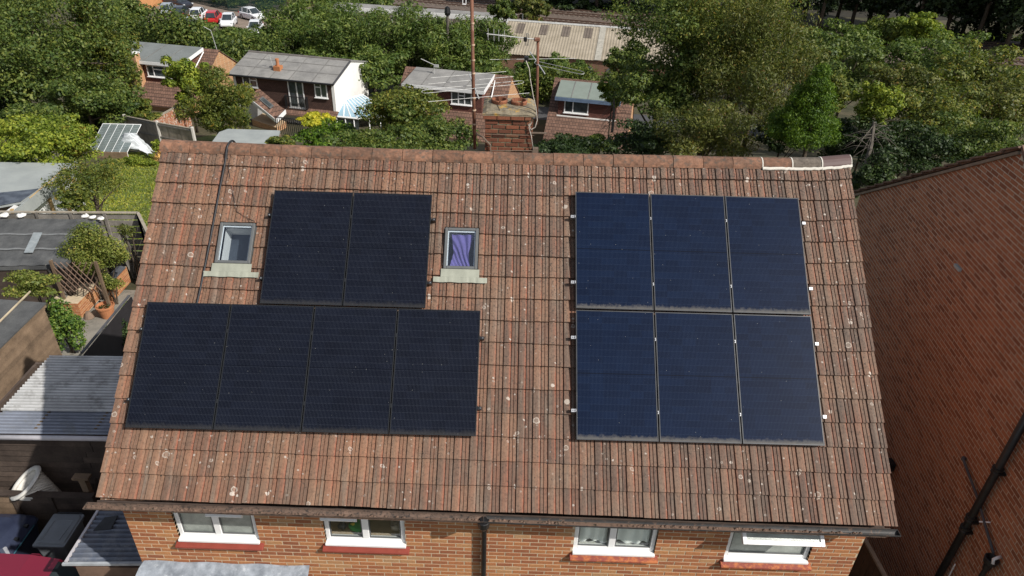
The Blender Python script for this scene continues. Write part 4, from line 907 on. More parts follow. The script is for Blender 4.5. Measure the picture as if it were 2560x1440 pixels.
# low shed with boarded side
X0 = -12.4; a, b = at_x(108, 768, X0), at_x(-60, 905, X0); lg = thing('garden_shed', 'low timber shed with brown boarded side and dark felt roof with a pale batten', 'shed', (X0 - .8, 8, gz(8)))
y1, y0 = a[1], b[1]; zt = 1.2
for i in range(14):
    z = -.75 + i * .139; m = MB(); m.prism([V(X0 + .03, y0, z), V(X0, y0, z + .15), V(X0 - .02, y0, z + .15), V(X0 - .02, y0, z)], V(0, y1 - y0, 0)); m.build('board', WOODB, lg)
FELT = M('dark_felt', (.075, .078, .08), .9, .25, 1.6, c2=(.135, .137, .135), fine=.35, fscale=40); FELTG = M('grey_mineral_felt', (.30, .325, .32), .9, .08, 1.2, c2=(.36, .385, .37), fine=.15, fscale=50)
m = MB(); m.prism([V(X0 + .06, y0 - .1, zt), V(X0 + .06, y1 + .08, zt), V(X0 - 2.6, y1 + .08, zt + .15), V(X0 - 2.6, y0 - .1, zt + .15)], V(0, 0, .04)); m.build('roof', FELT, lg)
m = MB(); m.box((X0 - .02, y0 - .06, zt - .09), (X0 + .045, y1 + .06, zt - .002)); m.build('edge_board', WOODB, lg)
p, q = at_z(76, 730, zt + .1), at_z(-10, 815, zt + .1); m = MB(); m.tube([p + V(0, 0, .02), q + V(0, 0, .02)], .025, 5); m.build('batten', M('pale_batten', (.46, .38, .26), .8), lg)
m = MB(); m.box((X0 - .06, y0 - .02, -.8), (X0 + .035, y0 + .08, zt - .1)); m.build('corner_post', WOODB, lg)
# ivy over the shed's far corner
def shrub(name, label, c, R, n, size, mat, seed, nl=14, cat='shrub', group=None, stems=4, **k):
    c = np.asarray(c, float); R = np.asarray(R, float); z = min(gz(c[1]), c[2] - R[2]); t = thing(name, label, cat, (c[0], c[1], z), group)
    L = lumps(c, R, nl, seed, .35, .8, (.3, .5)); v, f = leaf_cloud(n, L, size, k.get('up', .35), k.get('aspect', .6), seed, 0, k.get('droop', 0)); v[:, 2] = np.maximum(v[:, 2], z + .01)
    foliage_obj('foliage', v, f, mat, t); m = MB(); r = random.Random(seed)
    for i in range(stems): e = L[i % len(L)][0]; m.tube([V(c[0], c[1], z - .05) + V(r.uniform(-.2, .2), r.uniform(-.2, .2), 0) * R[0], (V(c[0], c[1], z) + e) / 2, e], [.03, .022, .01], 5)
    m.build('stem', BARK, t); return t
def shrub_px(name, label, x, y, rx, ry, n, size, mat, seed, z=None, t=None, ky=1., **k):
    c = at_z(x, y, z) if z is not None else at_t(x, y, t); d = (c - CAM) @ FW; q = d / FPX; return shrub(name, label, c, V(rx * q, rx * q * ky, ry * q * 1.05), n, size, mat, seed, **k)
LF_IVY = leafmat('ivy_leaves', (.02, .055, .015), (.045, .105, .022), (.10, .17, .04), .25)
shrub_px('ivy', 'dark green ivy pouring over the corner of the low boarded shed', 155, 815, 52, 78, 5200, .075, LF_IVY, 11, z=.1, ky=.8, cat='climber')
shrub_px('ivy', 'pale flowering climber spreading along the low shed roof', 80, 712, 78, 30, 3800, .07, LF_VINE, 12, z=1.3, ky=.5, cat='climber')
# black board screen
bs = thing('black_fence', 'leaning black board screen beside the terracotta pot', 'fence', (-10.6, 8.9, gz(9)))
a, b = at_z(208, 884, .95), at_z(326, 740, .95); L_ = np.linalg.norm(b - a); d = (b - a) / L_; nr_ = V(d[1], -d[0], 0)
for i in range(9): m = MB(); z0 = .92 - i * .2; m.prism([a + V(0, 0, z0 - .95), b + V(0, 0, z0 - .95), b + V(0, 0, z0 - 1.145) + nr_ * .015, a + V(0, 0, z0 - 1.145) + nr_ * .015], nr_ * .03); m.build('board', M('black_board', (.018, .016, .018), .7) if i == 0 else bpy.data.materials['black_board'], bs)
m = MB(); m.prism([a, b, b - nr_ * .06, a - nr_ * .06], V(0, 0, .035)); m.build('top_rail', M('grey_cap', (.075, .075, .08), .8, .3, 5), bs)
shrub_px('shrub', 'dark evergreen shrub in the shade behind the black screen', 300, 850, 40, 65, 3000, .07, LF_DARK, 13, z=.0, ky=.7)
shrub_px('shrub', 'leafy plant growing above the black board screen', 322, 775, 16, 26, 700, .06, LF_BRIGHT, 14, z=.5)
# brick planter walls, pot, gate panel
def brick_box(name, label, lo, hi, cop=None):
    t = thing(name, label, 'wall', ((lo[0] + hi[0]) / 2, (lo[1] + hi[1]) / 2, lo[2])); m = MB(); m.box(V(*lo) + .006, V(*hi) - V(.006, .006, .004)); c = m.build('core', MORTAR, t)
    n = int((hi[2] - lo[2]) / .0757); z0 = hi[2] - n * .0757
    wall_bricks(t, z0, n, lo[0], hi[0], lo[1], OR_O); wall_bricks(t, z0, n, lo[1], hi[1], hi[0], OR_O, 'right')
    if cop:
        nn = int((hi[1] - lo[1]) / .23)
        for i in range(nn): m = MB(); y = lo[1] + i * .23; m.prism([V(lo[0] - .03, y, hi[2]), V(lo[0] - .03, y, hi[2] + .05), V((lo[0] + hi[0]) / 2, y, hi[2] + .10), V(hi[0] + .03, y, hi[2] + .05), V(hi[0] + .03, y, hi[2])], V(0, .222, 0)); m.build('coping', cop, t, bevel=.01)
    return t
COPD = M('blue_black_coping', (.07, .075, .085), .7, .2, 6)
brick_box('brick_planter', 'low orange brick planter beside the grey gate panel', (-14.25, 11.9, gz(11.9)), (-13.35, 13.1, -.52))
brick_box('garden_wall', 'low garden wall with dark rounded coping by the terracotta pot', (-13.25, 13.15, gz(13.2)), (-13.0, 14.4, -.62), COPD)
brick_box('garden_wall', 'low pale brick wall with dark coping behind the vine', (-12.15, 14.0, gz(14)), (-12.05, 16.0, -.42), COPD)
p = at_g(271, 792); m = MB(); m.lathe(V(p[0], p[1], p[2]), [(.17, 0), (.25, .36), (.275, .38), (.28, .44), (.255, .45), (.245, .38), (.05, .37)], 24); pot = m.build('terracotta_pot', TERRA, None, label='wide terracotta plant pot with a few sprigs on the patio', cat='plant pot')
shrub('sprigs', 'sparse sprigs growing in the terracotta pot', V(p[0], p[1], p[2] + .43), V(.2, .2, .04), 120, .05, LF_DARK, 15, 5, cat='plant', stems=0)
m = MB(); q = at_g(224, 795); m.lathe(q, [(.14, 0), (.155, .03), (.06, .24), (.03, .25)], 10); m.v = [tuple(V(*v) + V(0, .0, 0)) for v in m.v]; m.build('clay_cone', M('old_clay', (.2, .14, .10), .9, .3, 7), None, label='upturned weathered clay forcing pot beside the brick planter', cat='pot')
gp_ = thing('gate_panel', 'weathered grey slatted gate leaning behind the brick planter', 'gate', at_g(186, 764))
A, B = at_z(195, 750, -.85), at_z(179, 768, -.85); C_, D_ = at_z(129, 648, .62), at_z(113, 661, .62); nq = np.cross(B - A, C_ - A); nq /= np.linalg.norm(nq)
for i in range(17):
    s0, s1 = i / 17, (i + .88) / 17; m = MB(); m.prism([A + (C_ - A) * s0, A + (C_ - A) * s1, B + (D_ - B) * s1, B + (D_ - B) * s0], nq * .02); m.build('slat', WOODG, gp_)
for e0, e1 in ((A, C_), (B, D_)): m = MB(); m.tube([e0, e1], .035, 4); m.build('stile', WOODG, gp_)
tr_ = thing('trellis', 'brown diamond lattice trellis under the yellow-green vine', 'trellis', at_g(205, 722))
T0, T1 = at_y(158, 728, 12.15), at_y(258, 728, 12.15); hT = at_y(160, 655, 12.15)[2] - T0[2]; T1[2] = T0[2]
for i in range(9):
    for s in (-1, 1):
        x0 = T0[0] + (T1[0] - T0[0]) * (i - 1) / 7; x1 = x0 + s * hT * .62; m = MB(); lo, hi = min(T0[0], T1[0]), max(T0[0], T1[0])
        za, zb_ = 0, hT
        xa, xb = x0, x1
        if xb < lo: zb_ *= (lo - xa) / (xb - xa); xb = lo
        if xb > hi: zb_ *= (hi - xa) / (xb - xa); xb = hi
        if xa < lo or xa > hi or zb_ < .1: continue
        y = T0[1] + .012 * s; m.tube([V(xa, y, T0[2] + za), V(xb, y, T0[2] + zb_)], .018, 4); m.build('lath', M('trellis_brown', (.16, .105, .075), .9) if 'trellis_brown' not in bpy.data.materials else bpy.data.materials['trellis_brown'], tr_)
for x in (T0[0] - .05, T1[0] + .05): m = MB(); m.box((x - .04, T0[1] - .04, gz(12.15) - .05), (x + .04, T0[1] + .04, T0[2] + hT + .04)); m.build('post', WOODB, tr_)
shrub_px('vine', 'yellow-green climbing vine sprawling over the trellis', 226, 628, 84, 76, 14500, .06, LF_VINE, 16, z=.82, ky=.55, cat='climber', droop=.3)
shrub_px('vine', 'yellow-green trailing growth at the foot of the trellis', 272, 700, 34, 34, 1800, .055, LF_VINE, 17, z=-.3, ky=.6, cat='climber')
sp_ = thing('plank_screen', 'tall grey plank screen beside the blue barrel', 'fence', at_g(345, 700))
A, B = at_g(334, 700), at_g(356, 668); C_, D_ = at_z(288, 600, .55), at_z(308, 578, .55)
for i in range(7):
    s0, s1 = i / 7, (i + .9) / 7; m = MB(); nq = V(.6, -.8, 0); m.prism([A + (B - A) * s0, A + (B - A) * s1, C_ + (D_ - C_) * s1, C_ + (D_ - C_) * s0], nq * .025); m.build('plank', WOODG, sp_)
pb = V(-12.25, 15.05, gz(15)); m = MB(); m.lathe(pb, [(.26, 0), (.29, .15), (.30, .3), (.285, .32), (.30, .34), (.30, .58), (.285, .6), (.29, .62), (.26, .88), (.22, .9)], 18); m.build('barrel', M('blue_grey_barrel', (.10, .145, .19), .5, .2, 4), None, smooth=False, label='blue-grey plastic barrel beside the plank screen', cat='barrel')
shrub_px('shrub', 'reddish brown dead growth on top of the plank screen', 315, 575, 32, 16, 900, .06, LF_BROWN, 18, z=.7, ky=.6)
# felt roofed shed
fs_t = thing('felt_shed', 'wide shed with a dark flat felt roof and a pale repair patch', 'shed', (-15.2, 13.2, gz(13)))
zr = .62; q = [at_z(*p, zr) for p in ((-60, 548), (252, 552), (160, 662), (-60, 667))]
m = MB(); ni, nj = 16, 10
m.grid([[(q[3] * (1 - i / ni) + q[2] * i / ni) * (1 - j / nj) + (q[0] * (1 - i / ni) + q[1] * i / ni) * j / nj + V(0, 0, .015 * math.sin(i * 1.7 + j) + .05 * j / nj) for i in range(ni + 1)] for j in range(nj + 1)])
m.prism([p - V(0, 0, .03) for p in q], V(0, 0, -.12)); m.build('roof', FELT, fs_t)
for j_ in (.3, .62): 
    m = MB(); m.grid([[(q[3] * (1 - i / ni) + q[2] * i / ni) * (1 - j_ - e) + (q[0] * (1 - i / ni) + q[1] * i / ni) * (j_ + e) + V(0, 0, .045 + .015 * math.sin(i * 1.7 + j_ * 10) + .004) for i in range(ni + 1)] for e in (0, .035)]); m.build('felt_lap', M('felt_lap', (.17, .175, .175), .9, .2, 3) if 'felt_lap' not in bpy.data.materials else bpy.data.materials['felt_lap'], fs_t)
pt = [at_z(*p, zr + .065) for p in ((84, 582), (106, 582), (82, 632), (60, 632))]; m = MB(); m.prism(pt, V(0, 0, .012)); m.build('patch', M('pale_felt_patch', (.27, .30, .31), .8, .2, 6, stain=(.6, .8, (.4, .38, .3), 12)), fs_t)
m = MB(); m.prism([p + V(0, .05, -.15) for p in q[2:]] + [V(q[3][0], q[3][1] + .05, gz(11)), V(q[2][0], q[2][1] + .05, gz(11))], V(0, .08, 0)); m.prism([q[1] + V(-.1, 0, -.15), q[2] + V(-.1, 0, -.15), V(q[2][0] - .1, q[2][1], gz(11)), V(q[1][0] - .1, q[1][1], gz(14))], V(-.08, 0, 0)); m.build('wall', WOODD, fs_t)
SACK = M('white_sack', (.74, .72, .68), .8, .08, 5)
for i, (x, y, lab) in enumerate(((12, 541, 'lone flattened white sack at the back edge of the felt roof'), (55, 542, 'stained white sack beside the flattened one on the felt roof'), (214, 543, 'first of three white sandbags at the corner of the felt roof'), (232, 546, 'middle of three white sandbags at the corner of the felt roof'), (253, 549, 'end one of three white sandbags at the corner of the felt roof'))):
    blob('sandbag', at_z(x, y, zr + .1) , .11 if i > 1 else .14, SACK, lab, 'sandbag', (1.1, .8, .42))
# boundary fence behind it with return towards the lawn
zf_ = .75; fpts = [at_z(-80, 530, zf_), at_z(345, 533, zf_), at_z(384, 612, zf_)]
bf = thing('panel_fence', 'grey panel fence with capping rail turning the corner by the lawn', 'fence', (fpts[1][0], fpts[1][1], gz(fpts[1][1])))
for a, b in zip(fpts, fpts[1:]):
    L_ = np.linalg.norm(b - a); n = max(2, int(L_ / 1.0)); d = (b - a) / L_
    for i in range(n + 1):
        p = a + d * L_ * i / n; m = MB(); g0 = gz(p[1]); m.box((p[0] - .05, p[1] - .05, g0 - .05), (p[0] + .05, p[1] + .05, zf_ + .03)); m.build('post', WOODG, bf)
    nq = V(-d[1], d[0], 0)
    for i in range(n):
        for k in range(9):
            s, e = a + d * (L_ * i / n + .05), a + d * (L_ * (i + 1) / n - .05); z0 = gz(a[1]) + k * (zf_ - gz(a[1])) / 9
            m = MB(); m.prism([V(s[0], s[1], z0), V(e[0], e[1], z0), V(e[0], e[1], z0 + .2), V(s[0], s[1], z0 + .2)], nq * (.015 + .006 * (k % 2))); m.build('board', WOODG, bf)
    m = MB(); m.prism([a - nq * .05, b - nq * .05, b + nq * .05, a + nq * .05], V(0, 0, .04)); m.build('capping', M('fence_cap', (.32, .28, .22), .85, .2, 5) if 'fence_cap' not in bpy.data.materials else bpy.data.materials['fence_cap'], bf)
# grey roofed garden room under construction
gr = thing('garden_room', 'garden room with a pale grey felt roof and unfinished timber side', 'shed', (-18.4, 18, gz(18)))
zr = .6; q = [at_z(*p, zr) for p in ((-80, 404), (184, 408), (92, 474), (-80, 492))]; fb = [at_z(188, 404, zr + .08), at_z(30, 531, zr + .08)]
m = MB(); m.prism([q[0], q[1], at_z(55, 503, zr), at_z(-80, 528, zr)], V(0, 0, -.1)); ro = m.build('roof', FELTG, gr)
UND = M('blue_black_membrane', (.045, .055, .08), .5, .4, 3, c2=(.12, .14, .17)); m = MB(); m.prism([at_z(-80, 490, zr + .004), at_z(97, 472, zr + .004), at_z(52, 504, zr + .004), at_z(-80, 529, zr + .004)], V(0, 0, .008)); m.build('membrane', UND, gr)
m = MB(); m.prism([at_z(188, 404, zr), at_z(28, 533, zr), at_z(28, 533, zr) + V(.05, 0, 0), at_z(188, 404, zr) + V(.05, 0, 0)], V(0, 0, .03)); a, b = at_z(188, 404, zr), at_z(30, 531, zr)
m.prism([a + V(.05, 0, .03), b + V(.05, 0, .03), b + V(.08, 0, -.42), a + V(.08, 0, -.42)], V(.025, 0, 0)); m.build('fascia', FELTG, gr)
m = MB(); m.prism([at_z(165, 420, zr + .03), at_z(75, 496, zr + .03), at_z(73, 495, zr + .03), at_z(163, 419, zr + .03)], V(0, 0, .012)); m.build('trim', PINE, gr)
for i in range(5):
    y = a[1] + (b[1] - a[1]) * (.12 + .8 * i / 4) ** 1.2; m = MB(); m.box((a[0] - .12, y - .04, gz(18)), (a[0] - .02, y + .05, zr - .1)); m.build('stud', PINE, gr)
m = MB(); m.box((a[0] - .18, min(a[1], b[1]) + .2, gz(17)), (a[0] - .13, max(a[1], b[1]), zr - .1)); m.build('insulation', WHITE, gr)
m = MB(); m.box((a[0] - 4, a[1] - .3, gz(18)), (a[0] - .2, a[1] - .2, zr - .1)); m.build('rear_wall', WOODB, gr)
# teal clothes dryer
dp_ = at_g(216, 531); ap = V(dp_[0], dp_[1], at_y(208, 466, dp_[1])[2]); TEAL = M('teal_plastic', (.05, .18, .23), .5, .2, 5)
dr = thing('clothes_dryer', 'folded teal rotary clothes dryer propped beside the lawn', 'clothes dryer', dp_)
m = MB(); m.tube([dp_, ap], .035, 6); m.build('pole', TEAL, dr)
lo = V(*at_g(150, 524)) + V(0, 0, .1)
for i in range(10):
    e = dp_ + (lo - dp_) * (i + 1) / 10 + V(0, .05 * (i % 2), .12); m = MB(); m.tube([ap - V(0, 0, .02), e], .016 if i < 9 else .03, 4); m.build('line', TEAL, dr)
m = MB(); m.lathe(ap, [(.05, 0), (.05, .05), (.02, .07)], 8); m.build('cap', WHITE, dr)
# greenhouse, plastic cover, straw, old board
gh = thing('greenhouse', 'small glass greenhouse with thin white bars against the post fence', 'greenhouse', at_g(272, 392)); g0 = at_g(225, 394); g1 = at_g(322, 396); w_ = g1 - g0
z0 = g0[2] + 1.0; A, B = at_y(222, 389, g0[1])[[0, 1, 2]], None
base = [V(g0[0], g0[1], g0[2]), V(g1[0], g1[1], g1[2])]; e2 = V(.35, 1.5, 0)
up0 = lambda p, s: p + V(0, 0, .35) + (e2 + V(0, 0, 1.05)) * s
GHP = pvc('clouded_glass', (.36, .42, .40), .38, .12); GHG = glassmat('greenhouse_glass', (.75, .85, .85), .2, .06)
for i in range(6):
    p = base[0] + (base[1] - base[0]) * i / 5; m = MB(); m.tube([p, up0(p, 0), up0(p, 1)], .016, 4); m.build('bar', WHITE, gh)
for i in range(5):
    p, r_ = base[0] + (base[1] - base[0]) * i / 5, base[0] + (base[1] - base[0]) * (i + 1) / 5; m = MB(); m.prism([up0(p, .01), up0(r_, .01), up0(r_, .99), up0(p, .99)], V(0, -.004, .006)); m.build('pane', GHP, gh)
m = MB(); m.tube([up0(base[0], 1), up0(base[1], 1)], .022, 4); m.build('bar', WHITE, gh); m = MB(); m.box(base[0] - V(0, .04, 0), V(base[1][0], base[1][1] + .04, base[0][2] + .35)); m.build('plinth', WOODB, gh)
c = at_g(328, 392); m = MB(); P_ = []
for j in range(9):
    a = j / 8; P_.append([c + V(-.95 + 1.9 * i / 10 + .12 * math.sin(j * 2 + i), .1 + .8 * a, max(0, math.sin(math.pi * (i + .5) / 11)) * (1.25 * math.sin(math.pi * min(1, a * .9 + .12))) + .06 * math.sin(i * 3.1 + j * 2.3)) for i in range(11)])
m.grid(P_); m.build('plastic_cover', pvc('white_polythene', (.72, .76, .78), .85, .3), None, smooth=True, label='crumpled translucent white polythene cover beside the greenhouse', cat='plastic sheet')
STRAW = leafmat('straw', (.32, .24, .09), (.45, .35, .15), (.55, .45, .22), .2)
shrub_px('straw_heap', 'heap of pale straw at the end of the post fence', 400, 385, 18, 20, 1400, .16, STRAW, 21, z=-2.7, cat='straw', aspect=.12, stems=0)
shrub_px('climber', 'small bright green climber on the end of the post fence', 388, 362, 12, 17, 500, .11, LF_BRIGHT, 22, z=-2.1)
shrub_px('hedge', 'low clipped bright hedge running along the top of the lawn', 350, 402, 46, 13, 2600, .09, LF_BRIGHT, 23, z=-2.7, ky=.35, cat='hedge')
ob_ = thing('old_door', 'weathered grey boarded panel standing among the shrubs', 'panel', at_g(125, 418)); c = at_g(128, 420)
for i in range(5): m = MB(); A = V(c[0] - .7 + i * .28, c[1] + .1 * i, c[2]); m.prism([A, A + V(.26, .09, 0), A + V(.16, .09, 1.55), A + V(-.10, 0, 1.55 + .05 * i)], V(.0, .03, 0)); m.build('board', WOODG, ob_)
# concrete post fence beyond the lawn
CPOST = M('concrete_post', (.55, .52, .47), .9, .1, 4); FPAN = M('grey_brown_fence', (.30, .25, .20), .9, .25, 3, c2=(.40, .34, .27), rk='island', ramt=.2)
pf = thing('post_fence', 'dark board fence on white concrete posts beyond the lawn', 'fence', at_g(328, 360)); bpx = [(172, 334), (249, 345), (329, 360), (411, 381), (497, 398)]
bp = [at_g(*p) for p in bpx]; hF = 1.72
for p in bp: m = MB(); m.box((p[0] - .07, p[1] - .07, p[2] - .1), (p[0] + .07, p[1] + .07, p[2] + hF + .12)); m.build('post', CPOST, pf, bevel=.02)
for a, b in zip(bp, bp[1:]):
    m = MB(); d = (b - a); L_ = np.linalg.norm(d[:2]); n = 17
    for i in range(n):
        s, e = a + d * ((i + .02) / n), a + d * ((i + 1.1) / n); o = V(.012 * (i % 2), -.018 * (i % 2), 0); m.prism([s + o, e + o, e + o + V(0, 0, hF), s + o + V(0, 0, hF)], V(.008, -.012, 0))
    m.build('panel', FPAN, pf)
    for h in (.25, .9, 1.6): m = MB(); m.prism([a + V(0, -.03, h), b + V(0, -.03, h), b + V(0, -.07, h), a + V(0, -.07, h)], V(0, 0, .07)); m.build('rail', WOODG, pf)
    m = MB(); m.prism([a + V(0, -.05, hF), b + V(0, -.05, hF), b + V(0, .05, hF), a + V(0, .05, hF)], V(0, 0, .04)); m.build('capping', bpy.data.materials['fence_cap'], pf)
PEEL = M('peeling_brick_paint', (.36, .14, .07), .85, .25, 5, stain=(.5, .95, (.62, .56, .48), 7))
for lab, pa, pb_ in (('long brick garden wall with peeling white paint running down the next garden', (346, 352), (468, 290)), ('short brick wall end with peeling white paint behind the post fence', (296, 330), (336, 320))):
    a, b = at_t(*pa, 46), at_t(*pb_, 52); a[2], b[2] = gz(a[1]), gz(b[1]); zt_ = at_y(458, 254, b[1])[2] if 'long' in lab else a[2] + 1.6
    t = thing('garden_wall', lab, 'wall', a); m = MB(); za, zb_ = (at_y(346, 323, a[1])[2], zt_) if 'long' in lab else (a[2] + 1.8, b[2] + 2.0)
    m.prism([a, b, V(b[0], b[1], zb_), V(a[0], a[1], za)], V(.18, .1, 0)); m.build('panel', PEEL, t); m = MB(); m.prism([V(a[0], a[1], za), V(b[0], b[1], zb_), V(b[0] + .2, b[1] + .1, zb_), V(a[0] + .2, a[1] + .1, za)], V(0, 0, .06)); m.build('coping', bpy.data.materials['fence_cap'], t)
    for i in range(5 if 'long' in lab else 1): s = (i + .5) / 5.; p = a + (b - a) * s; zz = za + (zb_ - za) * s; m = MB(); m.box((p[0] - .02, p[1] - .1, p[2]), (p[0] + .24, p[1] + .12, zz)); m.build('pier', PEEL, t)
# ------------------------------------------------------------------ bins, basket, low fence, lean-to porch, car
lf = thing('low_fence', 'low dark board fence behind the wheelie bins', 'fence', (-9, 2.75, gz(2.75)))
for i in range(8):
    for xa, xb in ((-10.6, -9.38), (-9.3, -8.66), (-8.6, -7.86)): m = MB(); z = gz(2.8) + i * .155; m.prism([V(xa, 2.75, z), V(xb, 2.75, z), V(xb, 2.765, z + .16), V(xa, 2.765, z + .16)], V(0, .018, 0)); m.build('board', WOODD if xa > -9.4 else WOODB, lf)
for x in (-9.34, -8.63, -7.83): m = MB(); m.box((x - .035, 2.72, gz(2.8) - .05), (x + .035, 2.8, 1.24)); m.build('post', WOODD, lf)
m = MB(); m.prism([V(-10.6, 2.7, 1.24), V(-7.8, 2.7, 1.2), V(-7.8, 2.83, 1.2), V(-10.6, 2.83, 1.24)], V(0, 0, .035)); m.build('capping', WOODD, lf)
m = MB(); m.prism([V(-8.02, 2.86, gz(2.8)), V(-7.9, 2.86, gz(2.8)), V(-7.93, 2.86, 1.55), V(-8.05, 2.86, 1.55)], V(0, .1, 0)); m.box((-8.15, 2.84, 1.55), (-7.84, 2.98, 1.6)); m.build('leaning_post', WOODB, lf)
def rrect(x0, x1, y0, y1, z, r, n=4):
    out = []
    for cx, cy, a0 in ((x1 - r, y1 - r, 0), (x0 + r, y1 - r, 90), (x0 + r, y0 + r, 180), (x1 - r, y0 + r, 270)):
        for i in range(n + 1): a = math.radians(a0 + 90 * i / n); out.append(V(cx + r * math.cos(a), cy + r * math.sin(a), z))
    return out
def loft(m, rings, capb=True, capt=True):
    n = len(rings[0]); vs = [p for r in rings for p in r]; fs = []
    for i in range(len(rings) - 1):
        for j in range(n): fs.append((i * n + j, i * n + (j + 1) % n, (i + 1) * n + (j + 1) % n, (i + 1) * n + j))
    if capb: fs.append(tuple(range(n))[::-1])
    if capt: fs.append(tuple((len(rings) - 1) * n + j for j in range(n)))
    return m.add(vs, fs)
def wheelie(label, x0, x1, y0, y1, h, bm, lm, g0=0.):
    t = thing('wheelie_bin', label, 'bin', ((x0 + x1) / 2, (y0 + y1) / 2, g0)); m = MB(); i = .05
    loft(m, [rrect(x0 + i * 1.3, x1 - i * 1.3, y0 + .1, y1 - .1, g0 + .03, .04), rrect(x0 + .02, x1 - .02, y0 + .03, y1 - .06, g0 + h - .12, .04), rrect(x0 + .005, x1 - .005, y0 + .015, y1 - .04, g0 + h - .10, .04), rrect(x0 + .005, x1 - .005, y0 + .015, y1 - .04, g0 + h - .045, .04)]); m.build('body', bm, t)
    m = MB(); loft(m, [rrect(x0 - .005, x1 + .005, y0 - .01, y1, g0 + h - .05, .03), rrect(x0 - .005, x1 + .005, y0 - .01, y1, g0 + h - .015, .03), rrect(x0 + .02, x1 - .02, y0 + .03, y1 - .03, g0 + h - .012, .06), rrect(x0 + .03, x1 - .03, y0 + .05, y1 - .04, g0 + h + .008, .08), rrect(x0 + .12, x1 - .1, y0 + .1, y1 - .17, g0 + h + .022, .03), rrect(x0 + .125, x1 - .105, y0 + .105, y1 - .175, g0 + h + .012, .03)]); lid = m.build('lid', lm, t)
    m = MB(); m.tube([V(x0 + .05, y1 + .035, g0 + h - .03), V(x1 - .05, y1 + .035, g0 + h - .03)], .018, 8)
    for x in (x0 + .08, (x0 + x1) / 2 - .06, (x0 + x1) / 2 + .06, x1 - .08): m.box((x - .012, y1 - .06, g0 + h - .045), (x + .012, y1 + .035, g0 + h - .015))
    m.build('handle', BLACKP, t)
    for x in (x0 + .05, x1 - .05): m = MB(); c = V(x, y1 - .08, g0 + .1); m.tube([c - V(.03, 0, 0), c + V(.03, 0, 0)], .1, 14); m.build('wheel', BLACKP, t)
    for a, b in ((x0 + .06, x0 + .09), (x1 - .17, x1 - .13)): m = MB(); m.prism([V(a, y0 + .1, g0 + h + .01), V(b, y0 + .1, g0 + h + .01), V(b + .03, y1 - .2, g0 + h + .012), V(a + .03, y1 - .2, g0 + h + .012)], V(0, 0, .012)); m.build('rib', lm, lid)
    return t
GREYLID = M('grey_bin_plastic', (.17, .185, .2), .42, .15, 3, spec=.5); BROWNP = M('brown_bin_plastic', (.14, .085, .062), .45, .15, 3, spec=.5)
wheelie('grey wheelie bin with ribbed lid beside the board fence', -8.43, -7.86, 1.73, 2.46, 1.07, GREYLID, GREYLID)
wheelie('brown wheelie bin half hidden by the corrugated side roof', -7.74, -7.24, 1.62, 2.32, 1.0, BROWNP, BROWNP)
NAVY = M('navy_plastic', (.022, .028, .06), .3, .25, 2, c2=(.04, .05, .085), spec=.6)
bt = thing('storage_box', 'dark navy plastic storage box with rounded lid beside the grey bin', 'box', (-9.2, 2.1, 0)); m = MB()
loft(m, [rrect(-9.9, -8.98, 1.7, 2.5, .02, .1), rrect(-9.95, -8.9, 1.62, 2.6, .72, .1), rrect(-9.97, -8.87, 1.6, 2.62, .75, .1)]); m.build('body', NAVY, bt, smooth=False)
m = MB(); loft(m, [rrect(-9.98, -8.86, 1.62, 2.6, .755, .12), rrect(-9.98, -8.86, 1.62, 2.6, .82, .12), rrect(-9.9, -8.96, 1.7, 2.52, .95, .16), rrect(-9.78, -9.1, 1.82, 2.4, 1.0, .2)]); m.build('lid', NAVY, bt, smooth=False, bevel=.02)
m = MB(); m.box((-8.872, 1.75, .78), (-8.855, 2.4, .8)); m.build('teal_stripe', TEAL, bt)
for y in (1.95, 2.25): m = MB(); m.box((-8.95, y, .88), (-8.87, y + .06, .93)); m.build('catch', BLACKP, bt)
# woven cone
c0, c1 = at_z(64, 1207, 1.3), at_z(172, 1262, .5); ax = (c1 - c0) / np.linalg.norm(c1 - c0); u_ = np.cross(ax, V(0, 0, 1)); u_ /= np.linalg.norm(u_); w_ = np.cross(u_, ax)
WICK = M('white_wicker', (.62, .60, .55), .75, .12, 12); LEN = np.linalg.norm(c1 - c0) * 1.02; m = MB(); rings = []
nk, ns = 30, 44
for k in range(nk):
    s = k / (nk - 1); R0 = .33 * (1 - s) + .06 * s
    rings.append([c0 + ax * LEN * s + (u_ * math.cos(2 * math.pi * j / ns) + w_ * math.sin(2 * math.pi * j / ns)) * (R0 + .008 * (1 if (j + k) % 2 else -1)) for j in range(ns)])
loft(m, rings, False, True); rin = [[c0 + ax * LEN * s + (u_ * math.cos(2 * math.pi * j / ns) + w_ * math.sin(2 * math.pi * j / ns)) * ((.33 * (1 - s) + .06 * s) - .03) for j in range(ns)] for s in (1, .7, .35, 0)]; loft(m, rin, True, False)
wk = thing('wicker_cone', 'white woven cone basket lying on its side behind the low fence', 'basket', (c0[0], c0[1], gz(c0[1]))); m.build('weave', WICK, wk)
m = MB(); P_ = [[c0 + (u_ * math.cos(a) + w_ * math.sin(a)) * (.32 + (.05 + .006 * (i % 2)) * math.cos(b)) - ax * .04 * math.sin(b) for b in np.linspace(0, 6.283, 9)] for i, a in enumerate(np.linspace(0, 6.283, 41))]; m.grid(P_); m.build('rim', WICK, wk, smooth=True)
